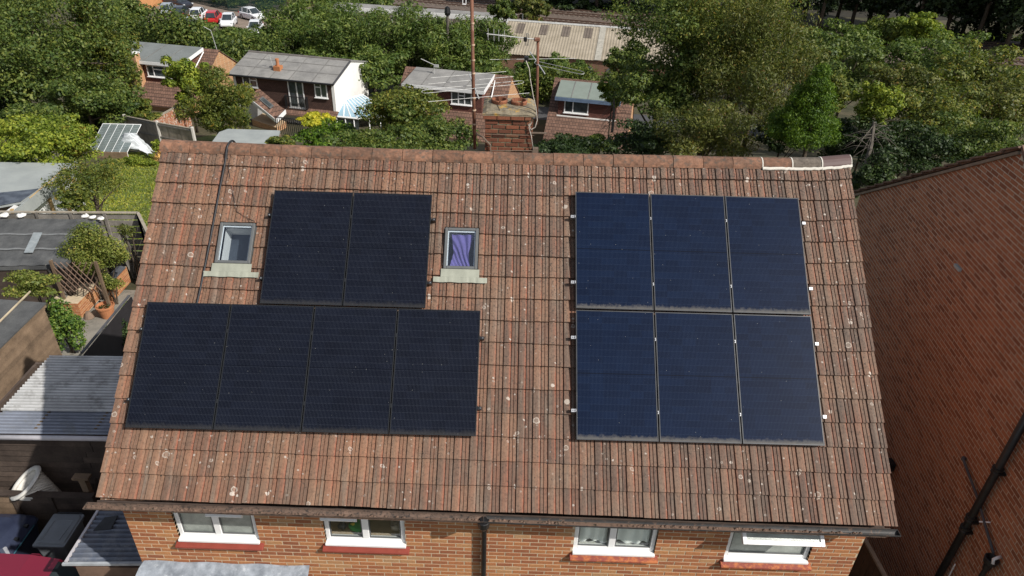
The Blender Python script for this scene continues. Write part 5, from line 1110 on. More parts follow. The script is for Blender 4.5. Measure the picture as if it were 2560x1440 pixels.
# corrugated side lean-to
lt = thing('side_lean_to', 'small side lean-to with bluish corrugated plastic roof and a black patch', 'lean-to', (-5.9, 1, 0))
corr(-6.68, -5.02, .42, 1.75, lambda x, y: 2.42 + .04 * (x + 6.8)).build('roof_sheet', pvc('blue_grey_pvc', (.17, .195, .25), .72, .2, (.3, .31, .33)), lt, smooth=True)
m = MB(); m.prism([V(-6.72, .4, 2.42), V(-6.72, 1.8, 2.42), V(-6.68, 1.8, 2.42), V(-6.68, .4, 2.42)], V(0, 0, .03)); m.build('edge_trim', GUTW, lt)
m = MB(); m.prism([V(-6.76, .375, 2.37), V(-5.0, .375, 2.44), V(-5.0, .375, 2.50), V(-6.76, .375, 2.41)], V(0, .04, 0)); m.build('front_trim', M('pale_trim', (.36, .38, .40), .6, .2, 6), lt)
for x in (-6.0, -6.55): m = MB(); m.box((x, .45, 2.28), (x + .05, 1.7, 2.38)); m.build('batten', M('bright_batten', (.5, .42, .3), .8), lt)
m = MB(); m.prism([V(-6.56, .98, 2.452), V(-6.28, 1.0, 2.465), V(-6.3, 1.28, 2.465), V(-6.5, 1.24, 2.452)], V(0, 0, .012)); m.build('black_patch', M('bitumen_patch', (.02, .02, .022), .55, .4, 12), lt)
for i in range(11): m = MB(); z = .1 + i * .2; m.prism([V(-6.6, .42, z), V(-6.6, .42, z + .195), V(-6.6, .45, z + .195), V(-6.6, .45, z)], V(1.57, 0, 0)); m.build('board', M('lean_to_board', (.16, .10, .07), .85, .3, 3) if 'lean_to_board' not in bpy.data.materials else bpy.data.materials['lean_to_board'], lt)
m = MB(); m.box((-6.6, .46, 0), (-6.55, 1.7, 2.3)); m.build('side_wall', WOODD, lt)
m = MB(); m.prism([V(-11, 1.35, .004), V(-7.9, 1.35, .004), V(-7.9, 1.72, .004), V(-11, 1.72, .004)], V(0, 0, .03)); tag(m.build('yellow_paving', M('yellow_slab', (.48, .34, .12), .85, .2, 3), None), kind='structure')
def car(label, c, yaw, paint, L_=4.0, W=1.72, Hh=1.48, group=None, kind='hatch', g0=None, lights=True):
    """front towards local +x"""
    t = thing('parked_car' if group else 'car', label, 'car', c, group); co, si = math.cos(yaw), math.sin(yaw)
    T = lambda p: V(c[0] + co * p[0] - si * p[1], c[1] + si * p[0] + co * p[1], c[2] + p[2])
    m = MB(); hl, hw = L_ / 2, W / 2
    st_ = [(-hl, .42, .62, .80), (-hl + .06, .25, .78, .93), (-hl * .82, .2, .88, 1.0), (-.2 * hl, .18, .9, 1.0), (.42 * hl, .18, .9, 1.0), (.62 * hl, .2, .86, .98), (.86 * hl, .22, .74, .92), (hl - .05, .28, .64, .82), (hl, .4, .56, .7)]
    rings = [[T(V(x, -hw * k * .96, lo)), T(V(x, -hw * k, lo + .25 * (hi - lo))), T(V(x, -hw * k * .97, hi - .06)), T(V(x, -hw * k * .86, hi)), T(V(x, hw * k * .86, hi)), T(V(x, hw * k * .97, hi - .06)), T(V(x, hw * k, lo + .25 * (hi - lo))), T(V(x, hw * k * .96, lo))] for x, lo, hi, k in st_]
    loft(m, rings); bo = m.build('body', paint, t, smooth=False, bevel=.03)
    m = MB(); top = [(-hl * .78 if kind == 'hatch' else -hl * .5, .66), (-hl * .1, .7), (.12 * hl, .68)]
    zb0 = .87; prof = [(-hl * .96, zb0, .80), (-hl * .80, Hh - .10, .64), (-hl * .55, Hh - .02, .66), (-hl * .05, Hh, .67), (hl * .14, Hh - .06, .65), (hl * .5, zb0 + .01, .78)]
    rings = [[T(V(x, -hw * k, z)), T(V(x, hw * k, z))] for x, z, k in prof]
    m.grid([r for r in rings]); b0 = [(x, zb0, .86) for x, z, k in prof]
    gl = MB()
    for s in (-1, 1):
        gl.add([T(V(x, s * hw * k, z)) for x, z, k in prof] + [T(V(x, s * hw * .85, zb0 - .02)) for x, z, k in prof], [(i, i + 1, 7 + i, 6 + i) for i in range(5)])
    gl.add([T(V(prof[i][0] + (.01 if i < 3 else .0), s * hw * prof[i][2] * .93, prof[i][1] + .012)) for i in (4, 5) for s in (-1, 1)], [(0, 1, 3, 2)]); gl.add([T(V(prof[i][0] - .01, s * hw * prof[i][2] * .9, prof[i][1] + .012)) for i in (0, 1) for s in (-1, 1)], [(0, 1, 3, 2)])
    m.build('roof', paint, t, smooth=False); gl.build('glazing', CARG, t)
    for s in (-1, 1):
        for x0, x1 in ((-hl * .62, -hl * .55), (-.03 * hl, .03 * hl)): pl = MB(); pl.prism([T(V(x0, s * hw * .68, Hh - .03)), T(V(x1, s * hw * .68, Hh - .03)), T(V(x1, s * hw * .855, zb0)), T(V(x0, s * hw * .855, zb0))], T(V(0, s * .012, 0)) - T(V(0, 0, 0))); pl.build('pillar', paint, t)
    for x in (-hl * .62, hl * .64):
        for s in (-1, 1):
            m = MB(); m.tube([T(V(x, s * (hw - .2), .31)), T(V(x, s * (hw + .005), .31))], .31, 16); wo = m.build('wheel', TYRE, t); m = MB(); m.tube([T(V(x, s * (hw + .004), .31)), T(V(x, s * (hw + .012), .31))], .19, 12); m.build('rim', ALU, wo)
    for s in (-1, 1):
        m = MB(); m.box(V(hl - .2, s * .78 * hw - .14, .60), V(hl - .03, s * .78 * hw + .1, .72)); m.v = [tuple(T(V(*p))) for p in m.v]; m.build('headlight', LAMP, t)
        m = MB(); m.box(V(-hl - .005, s * .8 * hw - .12, .66), V(-hl + .12, s * .8 * hw + .1, .86)); m.v = [tuple(T(V(*p))) for p in m.v]; m.build('tail_light', TAIL, t)
        m = MB(); m.box(V(.36 * hl, s * (hw * .93) - .08, .90), V(.36 * hl + .1, s * (hw * .93) + .1, 1.02)); m.v = [tuple(T(V(*p))) for p in m.v]; m.build('mirror', paint, t)
    return t
CARG = M('car_glass', (.03, .04, .045), .06, .3, 2, spec=.8); TYRE = M('tyre', (.02, .02, .02), .8); LAMP = M('headlamp', (.6, .62, .63), .15, spec=.8); TAIL = M('tail_lamp', (.35, .02, .015), .2, spec=.7)
def paint(n, c): return M(n, c, .35, .04, 2, spec=.5, coat=.6)
MAROON = paint('maroon_paint', (.17, .012, .03))
car('maroon hatchback parked on the drive beside the storage box', (-9.15, .72, 0), math.pi, MAROON, 3.9, 1.68, 1.44)
# ------------------------------------------------------------------ houses down the slope
class Fr:
    def __init__(s, px, py, t, phi=12):
        a = math.radians(phi); s.O = at_t(px, py, t); s.e1 = V(math.cos(a), -math.sin(a), 0); s.e2 = V(math.sin(a), math.cos(a), 0)
    def w(s, a, b, z): p = s.O + s.e1 * a + s.e2 * b; return V(p[0], p[1], z)
    def pl(s, x, y, b=0): d = ray(x, y); q = s.O + s.e2 * b; return CAM + d * (((q - CAM) @ s.e2) / (d @ s.e2))
    def L(s, x, y, b=0): p = s.pl(x, y, b); d = p - s.O; return d @ s.e1, d @ s.e2, p[2]
    def box(s, m, a0, a1, b0, b1, z0, z1): return m.prism([s.w(a0, b0, z0), s.w(a1, b0, z0), s.w(a1, b1, z0), s.w(a0, b1, z0)], V(0, 0, z1 - z0))
def hungmat(name, c, mort, sx=.17, sy=.1):
    m, t, b, N, L = nodes(name); br = N('ShaderNodeTexBrick'); tc = N('ShaderNodeTexCoord'); mp = N('ShaderNodeMapping'); L(tc.outputs['UV'], mp.inputs[0])
    g = N('ShaderNodeNewGeometry'); s = N('ShaderNodeSeparateXYZ'); L(g.outputs['Position'], s.inputs[0]); cv = N('ShaderNodeCombineXYZ'); L(s.outputs[0], cv.inputs[0]); L(s.outputs[2], cv.inputs[1]); L(cv.outputs[0], br.inputs['Vector'])
    br.inputs['Scale'].default_value = 1; br.inputs['Brick Width'].default_value = sx; br.inputs['Row Height'].default_value = sy; br.inputs['Mortar Size'].default_value = .012; br.inputs['Color1'].default_value = (*mul(c, .8), 1); br.inputs['Color2'].default_value = (*mul(c, 1.25), 1); br.inputs['Mortar'].default_value = (*mort, 1)
    L(br.outputs['Color'], b.inputs['Base Color']); b.inputs['Roughness'].default_value = .85; bump(t, b, br.outputs['Fac'], -.6, .02); return m
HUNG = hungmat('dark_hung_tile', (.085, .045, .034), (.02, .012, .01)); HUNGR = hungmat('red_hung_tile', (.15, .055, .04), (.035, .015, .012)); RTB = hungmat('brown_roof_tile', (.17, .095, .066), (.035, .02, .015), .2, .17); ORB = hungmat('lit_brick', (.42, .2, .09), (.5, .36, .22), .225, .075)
GREYR = M('grey_roof_felt', (.24, .235, .225), .9, .2, .9, c2=(.33, .32, .30), fine=.25, fscale=12, stain=(.6, .5, (.15, .14, .13), 1.6)); GREYR2 = M('blue_grey_felt', (.17, .185, .18), .9, .12, 1.2); GREENR = M('green_grey_felt', (.20, .235, .205), .9, .08, 1.5)
def bgwin(f, par, a0, a1, z0, z1, b=0., mull=(), trans=None, mat=None):
    m = MB(); e = .07
    f.box(m, a0, a0 + e, b - .06, b + .02, z0, z1); f.box(m, a1 - e, a1, b - .06, b + .02, z0, z1); f.box(m, a0 + e, a1 - e, b - .06, b + .02, z0, z0 + e); f.box(m, a0 + e, a1 - e, b - .06, b + .02, z1 - e, z1)
    w_ = m.build('window', WHITE, par); 
    for q in mull: m = MB(); f.box(m, a0 + (a1 - a0) * q - .04, a0 + (a1 - a0) * q + .04, b - .058, b + .015, z0 + e, z1 - e); m.build('mullion', WHITE, w_)
    if trans: u0, u1, zz = trans; m = MB(); f.box(m, a0 + (a1 - a0) * u0, a0 + (a1 - a0) * u1, b - .062, b + .015, z1 - (z1 - z0) * zz - .04, z1 - (z1 - z0) * zz + .04); m.build('transom', WHITE, w_)
    m = MB(); f.box(m, a0 + e * .5, a1 - e * .5, b - .025, b - .01, z0 + e * .5, z1 - e * .5); m.build('pane', mat or GLASSD, w_)
    m = MB(); f.box(m, a0 - .05, a1 + .05, b - .14, b, z0 - .05, z0 - .001); m.build('sill', WHITE, w_); return w_
def part(par, name, mat, fn, **k): m = MB(); fn(m); return m.build(name, mat, par, **k)
def courses(par, f, a0, a1, b0, z0, b1, z1, mat, n=14, name='roof', nm_='tile_course'):
    """roof slope from eave (b0,z0) to ridge (b1,z1): base slab and stepped courses"""
    r = part(par, name, mat, lambda m: m.prism([f.w(a0, b0, z0 - .06), f.w(a1, b0, z0 - .06), f.w(a1, b1, z1 - .06), f.w(a0, b1, z1 - .06)], V(0, 0, .05)))
    for i in range(n):
        s0, s1 = i / n, (i + 1.05) / n; B = lambda s: (b0 + (b1 - b0) * s, z0 + (z1 - z0) * s)
        (p, q), (u, v) = B(s0), B(s1); part(r, nm_, mat, lambda m: m.prism([f.w(a0, p, q + .025), f.w(a1, p, q + .025), f.w(a1, u, v), f.w(a0, u, v)], V(0, 0, .03)))
    return r
# H2: dark tile hung house
f = Fr(583, 182, 53); h = thing('house', 'dark tile hung house with white gable, grey roof and black balcony rail', 'house', f.w(4, 3, gz(48)))
zG = -7.2
part(h, 'wall', HUNG, lambda m: f.box(m, .12, 7.78, 0, .2, -5.25, -3.02)); part(h, 'ground_wall', WPAINT, lambda m: f.box(m, 0, 7.9, .05, .25, zG, -5.27))
part(h, 'gable', WPAINT, lambda m: m.prism([f.w(7.8, -.02, zG), f.w(7.8, -.02, -3.04), f.w(7.8, 3, -2.2), f.w(7.8, 6.2, -3.04), f.w(7.8, 6.2, zG)], f.e1 * .22))
part(h, 'corner_board', WPAINT, lambda m: f.box(m, -.08, .115, -.03, .3, -5.4, -3.04)); part(h, 'side_wall', HUNG, lambda m: m.prism([f.w(-.02, .31, zG), f.w(-.02, .31, -3.04), f.w(-.02, 3, -2.2), f.w(-.02, 6.2, -3.04), f.w(-.02, 6.2, zG)], f.e1 * .12))
r = part(h, 'roof', GREYR, lambda m: (m.prism([f.w(-.3, -.3, -3.0), f.w(8.1, -.3, -3.0), f.w(8.1, 3, -2.13), f.w(-.3, 3, -2.13)], V(0, 0, -.08)), m.prism([f.w(-.3, 6.5, -3.02), f.w(8.1, 6.5, -3.02), f.w(8.1, 3, -2.13), f.w(-.3, 3, -2.13)], V(0, 0, -.08))))
SEAM = M('felt_seam', (.17, .165, .155), .9, .3, 2)
for k in (.36, .7): part(r, 'felt_seam', SEAM, lambda m: m.prism([f.w(-.25, -.3 + 3.3 * k, -3.0 + .87 * k + .004), f.w(8.05, -.3 + 3.3 * k, -3.0 + .87 * k + .004), f.w(8.05, -.22 + 3.3 * k, -2.98 + .87 * k + .004), f.w(-.25, -.22 + 3.3 * k, -2.98 + .87 * k + .004)], V(0, 0, .015)))
for a in (1.3, 3.1, 4.6, 6.4): part(r, 'felt_seam', SEAM, lambda m: m.prism([f.w(a, -.28, -2.99), f.w(a + .06, -.28, -2.99), f.w(a + .12, 2.9, -2.15), f.w(a + .06, 2.9, -2.15)], V(0, 0, .014)))
part(r, 'ridge', M('grey_ridge', (.15, .135, .125), .9), lambda m: m.tube([f.w(-.3, 3, -2.12), f.w(8.1, 3, -2.12)], .09, 6)); part(h, 'gutter', BLACKP, lambda m: m.tube([f.w(-.35, -.36, -3.05), f.w(8.15, -.36, -3.05)], .075, 6)); part(h, 'verge', M('dark_verge', (.06, .06, .065), .8), lambda m: (m.prism([f.w(8.08, -.3, -3.12), f.w(8.08, 3, -2.26), f.w(8.08, 3, -2.09), f.w(8.08, -.3, -2.96)], f.e1 * .07)))
a, b, z = f.L(697, 182, .9); c = part(h, 'chimney', OR_O, lambda m: f.box(m, a - .26, a + .26, .65, 1.15, -2.85, -2.4)); part(c, 'chimney_pot', TERRA, lambda m: m.lathe(f.w(a, .9, -2.4), [(.13, 0), (.115, .25), (.14, .42), (.14, .52), (.1, .52)], 10)); part(c, 'aerial', ROD, lambda m: (m.tube([f.w(a - .4, .9, -2.6), f.w(a - .55, .9, -1.7)], .02, 5), m.tube([f.w(a - .9, .8, -1.95), f.w(a - .3, 1, -1.75)], .02, 5)))
bgwin(f, h, .7, 1.87, -3.9, -3.12, 0, (.5,), (.5, 1, .35)); bgwin(f, h, 6.47, 7.45, -4.2, -3.1, 0, (.5,), (0, .5, .3)); dw = bgwin(f, h, 4.34, 5.57, -5.14, -3.1, 0, (.55,))
bal = part(h, 'balcony_rail', BLACKP, lambda m: (m.tube([f.w(4.1, -.3, -4.25), f.w(5.78, -.3, -4.25)], .03, 5), m.tube([f.w(4.1, -.3, -5.16), f.w(5.78, -.3, -5.16)], .03, 5), m.tube([f.w(4.1, 0, -4.25), f.w(4.1, -.3, -4.25)], .03, 5), m.tube([f.w(5.78, 0, -4.25), f.w(5.78, -.3, -4.25)], .03, 5)))
for i in range(13): part(bal, 'baluster', BLACKP, lambda m: m.tube([f.w(4.1 + i * .14, -.3, -5.16), f.w(4.1 + i * .14, -.3, -4.25)], .016, 4))
for s in (4.1, 5.78): part(bal, 'side_panel', BLACKP, lambda m: f.box(m, s - .02, s + .02, -.3, 0, -5.16, -4.25))
part(h, 'lower_roof', RTB, lambda m: m.prism([f.w(3.6, -.7, -5.55), f.w(8.2, -.7, -5.55), f.w(8.2, 0, -5.2), f.w(3.6, 0, -5.2)], V(0, 0, .07)))
q = [f.pl(647.5, 221, -.02), f.pl(711, 274, -1.3), f.pl(688, 297, -2.7), f.pl(620, 242, -1.6)]; nq = np.cross(q[1] - q[0], q[3] - q[0]); nq /= np.linalg.norm(nq); nq = nq if nq[2] > 0 else -nq
ex = part(h, 'extension_roof', RTB, lambda m: m.prism(q, nq * -.12)); mixq = lambda u, v: q[0] + (q[1] - q[0]) * u + (q[3] - q[0]) * v
part(ex, 'rooflight', GREYP, lambda m: m.prism([mixq(u, v) + nq * .02 for u, v in ((.28, .32), (.72, .32), (.72, .66), (.28, .66))], nq * .05)); part(ex, 'rooflight_pane', GLASSD, lambda m: m.prism([mixq(u, v) + nq * .06 for u, v in ((.33, .38), (.67, .38), (.67, .60), (.33, .60))], nq * .02)); part(ex, 'fascia', WHITE, lambda m: m.prism([q[3], q[2], q[2] + V(0, 0, -.25), q[3] + V(0, 0, -.25)], f.e1 * -.06))
part(ex, 'bargeboard', WHITE, lambda m: m.prism([q[1] + f.e1 * .05, q[2] + f.e1 * .05, q[2] + f.e1 * .05 + V(0, 0, -.3), q[1] + f.e1 * .05 + V(0, 0, -.3)], f.e1 * .06)); part(h, 'extension_wall', ORB, lambda m: m.prism([V(*p[:2], zG) for p in q], V(0, 0, 1.35)))
# conservatory
cs_ = thing('conservatory', 'white framed conservatory with blue glass roof beside the white gable', 'conservatory', f.w(10, 2, gz(48)))
E0, E1, R0, R1 = f.pl(841, 291, -.2), f.pl(990, 300, -.2), f.pl(862, 249, 1.7), f.pl(905, 214, 3.2); R1 = V(R1[0], R1[1], R0[2]); R2 = R1 + f.e1 * 2.6
BLUG = M('blue_roof_glass', (.20, .36, .46), .12, .15, .8, c2=(.34, .5, .6), spec=.7); E1 = V(E1[0], E1[1], E0[2]); W0 = f.w(8.05, 3.2, E0[2])
def fan(name, A, B, C_, D_, n):
    for i in range(n):
        u0, u1 = i / n, (i + 1) / n; P0, P1, Q1, Q0 = A + (B - A) * u0, A + (B - A) * u1, D_ + (C_ - D_) * u1, D_ + (C_ - D_) * u0
        part(cs_, 'roof_pane', BLUG, lambda m: m.prism([P0, P1, Q1, Q0], V(0, 0, .03))); part(cs_, 'glazing_bar', WHITE, lambda m: m.tube([P1 + V(0, 0, .03), Q1 + V(0, 0, .03)], .05, 4))
E2 = E0 + f.e1 * 1.7; fan('front', E0, E2, R0 + V(.02, 0, 0), R0, 3); E3 = E2 + (R1 - R0) + f.e1 * 1.6; fan('side', E2, E3, R1, R0, 7); fan('left', f.w(8.06, 2.6, E0[2]), E0, R0, R0 - V(.01, 0, 0), 1)
part(cs_, 'ridge_bar', WHITE, lambda m: m.tube([R0, R1], .08, 6)); part(cs_, 'eaves_beam', WHITE, lambda m: (m.tube([E0, E2, E3], .09, 5)))
for i in range(6): P0 = E0 + (E2 - E0) * i / 2.5 if i < 3 else E2 + (E3 - E2) * (i - 2) / 3.5; part(cs_, 'mullion', WHITE, lambda m: m.tube([V(P0[0], P0[1], zG), P0], .05, 4))
part(cs_, 'wall_glass', GLASSD, lambda m: m.prism([E0 + f.e2 * .05, E2 + f.e2 * .05, V(*(E2 + f.e2 * .05)[:2], zG), V(*(E0 + f.e2 * .05)[:2], zG)], f.e2 * .03))
# H1: dormer bungalow with orange gable
def dormer_house(f, label, A, dz, roofz, dm, drm, fasc, wins, ridge, eave, gable_mat, main=(-3.5, 5.2), back=3.):
    a0, a1 = A; h = thing('bungalow', label, 'house', f.w((a0 + a1) / 2, 2, gz(f.O[1]))); z0, z1 = dz
    courses(h, f, main[0], main[1], eave[0], eave[1], ridge[0], ridge[1], RTB, 16)
    part(h, 'rear_roof', RTB, lambda m: m.prism([f.w(main[0], 2 * ridge[0] - eave[0], eave[1]), f.w(main[1], 2 * ridge[0] - eave[0], eave[1]), f.w(main[1], ridge[0], ridge[1] - .02), f.w(main[0], ridge[0], ridge[1] - .02)], V(0, 0, -.06)))
    for s, x in ((1, main[1] - .25), (-1, main[0] + .05)): part(h, 'gable', gable_mat, lambda m: m.prism([f.w(x, eave[0] + .3, gz(f.O[1])), f.w(x, eave[0] + .3, eave[1]), f.w(x, ridge[0], ridge[1] - .15), f.w(x, 2 * ridge[0] - eave[0] - .3, eave[1]), f.w(x, 2 * ridge[0] - eave[0] - .3, gz(f.O[1]))], f.e1 * .2))
    part(h, 'front_wall', ORB, lambda m: f.box(m, main[0] + .1, main[1] - .26, eave[0] + .3, eave[0] + .5, gz(f.O[1]), eave[1] - .05))
    d = part(h, 'dormer', dm, lambda m: f.box(m, a0 + .05, a1 - .05, 0, 2.5, z0, z1)); zr0, zr1 = roofz
    part(d, 'dormer_roof', drm, lambda m: m.prism([f.w(a0 - .15, -.25, zr0), f.w(a1 + .15, -.25, zr0), f.w(a1 + .15, back, zr1), f.w(a0 - .15, back, zr1)], V(0, 0, .07)))
    for k in (.22, .5, .78): ak = a0 + (a1 - a0) * k; part(d, 'felt_seam', SEAM, lambda m: m.prism([f.w(ak, -.24, zr0 + .072), f.w(ak + .06, -.24, zr0 + .072), f.w(ak + .06, back - .05, zr1 + .072), f.w(ak, back - .05, zr1 + .072)], V(0, 0, .014)))
    part(d, 'fascia', fasc, lambda m: f.box(m, a0 - .18, a1 + .18, -.31, -.26, zr0 - .2, zr0 + .04)); part(d, 'side_fascia', fasc, lambda m: m.prism([f.w(a1 + .16, -.3, zr0 - .2), f.w(a1 + .16, back, zr1 - .2), f.w(a1 + .16, back, zr1 + .05), f.w(a1 + .16, -.3, zr0 + .05)], f.e1 * .05))
    for w_ in wins: bgwin(f, h, *w_)
    return h
f = Fr(345, 150, 56); h = dormer_house(f, 'bungalow with grey felt dormer, orange brick gable and outside chimney stack', (-2.5, 3.7), (-5.1, -3.25), (-3.2, -2.66), HUNGR, GREYR2, WHITE, [(.62, 2.7, -4.4, -3.5, 0, (.28, .78), (.28, .78, .33))], (3.2, -2.75), (-1.9, -6.1), ORB)
cst = part(h, 'chimney', ORB, lambda m: m.prism([f.w(-.35, -.6, -5.6), f.w(.3, -.6, -5.6), f.w(.3, -.05, -5.6), f.w(-.35, -.05, -5.6)], V(0, 0, 3.0))); part(cst, 'flashing', WPAINT, lambda m: f.box(m, -.5, .45, -.75, -.01, -5.62, -5.38)); part(cst, 'cap', WPAINT, lambda m: f.box(m, -.4, .35, -.65, 0, -2.6, -2.52))
part(h, 'tv_aerial', ROD, lambda m: (m.tube([f.w(5, 3.2, -2.8), f.w(4.75, 3.2, -1.2)], .025, 5), m.tube([f.w(4.2, 3.2, -1.0), f.w(4.78, 3.2, -1.25)], .03, 5)))
part(h, 'valley_trim', WHITE, lambda m: m.tube([f.w(4.35, -.2, -4.3), f.w(4.0, 2.8, -2.9)], .05, 4))
f = Fr(1013, 205, 52); h = dormer_house(f, 'bungalow with pale grey dormer roof and white fascia behind the mast aerial', (0, 5.85), (-4.95, -3.02), (-2.97, -2.62), HUNGR, GREYR, WHITE, [(3.5, 5.06, -4.15, -3.2, 0, (.35, .65), (.35, .65, .3)), (.6, 2.0, -4.15, -3.2, 0, (.5,))], (3.0, -2.62), (-2.0, -6.1), ORB, (-1.0, 7.4))
part(h, 'valley_trim', WHITE, lambda m: m.tube([f.w(6.35, -.1, -4.3), f.w(6.15, 2.6, -2.9)], .05, 4)); a, b, z = f.L(1085, 165, 2)
part(h, 'tv_aerial', ROD, lambda m: (m.tube([f.w(a, 2, -2.7), f.w(a, 2, z)], .025, 5), m.tube([f.w(a - 1, 2, z + .45), f.w(a + .25, 2, z)], .03, 5), f.box(m, a, a + .35, 1.95, 2.05, z - .08, z + .12)))
f = Fr(1395, 245, 50); h = dormer_house(f, 'bungalow with green-grey dormer roof and long brown tiled slope', (0, 4.2), (-4.15, -2.88), (-2.82, -2.28), HUNGR, GREENR, M('blue_fascia', (.14, .2, .3), .6), [(.49, 2.21, -3.9, -3.02, 0, (.36,))], (2.3, -2.2), (-2.7, -6.35), ORB, (-.65, 5.2), 2.0)
part(h, 'apron', WPAINT, lambda m: f.box(m, 0, 4.2, -.16, -.01, -4.19, -4.12))
# ------------------------------------------------------------------ corrugated works building, canopy, railway, yard
WHR = M('buff_asbestos_sheet', (.33, .28, .205), .9, .15, .7, c2=(.40, .345, .265), fine=.2, fscale=8); WHD = M('dark_rooflight', (.13, .105, .085), .8, .2, 2, stain=(.66, .9, (.7, .7, .66), 5))
f = Fr(1275, 155, 75, 10); wh = thing('works_building', 'long brick works building with buff corrugated roof beyond the hedge', 'building', f.w(8, 5, gz(72))); eZ, rZ, B1 = -6.55, -4.45, 6.2
def sheets(m, a0, a1, s0, s1, off, pitch=.30, amp=.019):
    n = int((a1 - a0) / pitch * 4); A = np.linspace(a0, a1, max(n, 5)); m.grid([[f.w(a, B1 * s, eZ + (rZ - eZ) * s + off + amp * math.sin(2 * math.pi * a / pitch)) for a in A] for s in (s0, s1)])
wr = part(wh, 'roof', WHR, lambda m: (sheets(m, -1.4, 8.85, 0, 1, 0), sheets(m, 9.5, 17, 0, 1, 0)))
part(wr, 'joint_strip', M('pale_joint', (.36, .34, .29), .9), lambda m: m.prism([f.w(8.85, 0, eZ + .03), f.w(9.5, 0, eZ + .03), f.w(9.5, B1, rZ + .03), f.w(8.85, B1, rZ + .03)], V(0, 0, .04)))
part(wr, 'ridge_cap', M('pale_ridge', (.45, .45, .43), .8), lambda m: m.tube([f.w(-1.4, B1, rZ), f.w(17, B1, rZ)], .16, 6)); part(wr, 'verge', M('pale_ridge2', (.42, .42, .4), .8), lambda m: m.prism([f.w(-1.5, 0, eZ - .05), f.w(-1.5, B1, rZ - .05), f.w(-1.5, B1, rZ + .12), f.w(-1.5, 0, eZ + .12)], f.e1 * .12))
for x in (1302, 1360, 1416, 1472): a, b, z = f.L(x, 70, 4.9); part(wr, 'rooflight', WHD, lambda m: sheets(m, a - .42, a + .42, .62, .93, .03))
part(wr, 'rear_slope', WHR, lambda m: m.prism([f.w(-1.4, B1, rZ - .02), f.w(17, B1, rZ - .02), f.w(17, 2 * B1, eZ), f.w(-1.4, 2 * B1, eZ)], V(0, 0, -.05)))
wl = part(wh, 'wall', hungmat('works_brick', (.22, .09, .05), (.2, .16, .12), .225, .075), lambda m: (f.box(m, -1.2, 16.8, .2, .5, gz(72) - .3, eZ - .08), f.box(m, -1.2, -.9, .51, 12, gz(72) - .3, eZ - .08)))
for x in (1469, 1415, 1528, 1585):
    a, b, z = f.L(x, 185, .1); part(wl, 'arched_window', GREYP, lambda m: m.prism([f.w(a + .55 * math.cos(q), .17, eZ - 1.0 + .35 * math.sin(q)) for q in np.linspace(0, math.pi, 9)] + [f.w(a - .55, .17, eZ - 1.9), f.w(a + .55, .17, eZ - 1.9)], f.e2 * -.04))
part(wh, 'vent_pipe', GREYP, lambda m: m.tube([f.w(.1, B1 + .5, rZ - .3), f.w(.1, B1 + .5, rZ + .7)], .08, 6))
f = Fr(845, 20, 92, 10); cn = thing('station_canopy', 'long white edged station canopy on thin posts behind the ash trees', 'canopy', f.w(11, 1, gz(92))); a1, b, z1 = f.L(1285, 50, 0); z0 = f.O[2]
part(cn, 'fascia', WPAINT, lambda m: m.prism([f.w(-1, 0, (z0 + z1) / 2 - .35), f.w(a1, 0, (z0 + z1) / 2 - .35), f.w(a1, 0, (z0 + z1) / 2 + .2), f.w(-1, 0, (z0 + z1) / 2 + .2)], f.e2 * .1)); part(cn, 'roof', GREYR, lambda m: m.prism([f.w(-1, .1, (z0 + z1) / 2 + .1), f.w(a1, .1, (z0 + z1) / 2 + .1), f.w(a1, 2.6, (z0 + z1) / 2 + .15), f.w(-1, 2.6, (z0 + z1) / 2 + .15)], V(0, 0, .06)))
for i in range(16): part(cn, 'post', WPAINT, lambda m: m.tube([f.w(-.8 + i * (a1 + .6) / 15, .3, gz(92)), f.w(-.8 + i * (a1 + .6) / 15, .3, (z0 + z1) / 2 - .3)], .07, 5))
f = Fr(1550, 52, 96, 15); BAL = M('brown_ballast', (.135, .10, .08), .95, .25, 1.5, c2=(.20, .155, .125), fine=.4, fscale=14); zt = gz(95) + .02; f.O[2] = zt
tag(part(None, 'ballast', BAL, lambda m: m.prism([f.w(-75, -6, zt + .05), f.w(75, -6, zt + .05), f.w(75, 14, zt + .05), f.w(-75, 14, zt + .05)], V(0, 0, .25))), kind='structure')
SLP = M('sleeper', (.15, .12, .095), .9, .3, 3); RAILM = M('rusty_rail', (.105, .06, .042), .6, .3, 3)
for k, lab in ((-2.5, 'nearest rusty railway track beside the works building'), (1.2, 'second rusty railway track'), (6.5, 'third rusty railway track further across the ballast'), (10.2, 'farthest rusty railway track below the wood')):
    t = thing('railway_track', lab, 'railway track', f.w(0, k, zt + .3), 'railway tracks')
    for s in (-.72, .72): part(t, 'rail', RAILM, lambda m: f.box(m, -70, 70, k + s - .05, k + s + .05, zt + .36, zt + .52))
    part(t, 'sleepers', SLP, lambda m: [f.box(m, a, a + .26, k - 1.3, k + 1.3, zt + .3, zt + .37) for a in np.arange(-60, 60, .75)], kind='stuff')
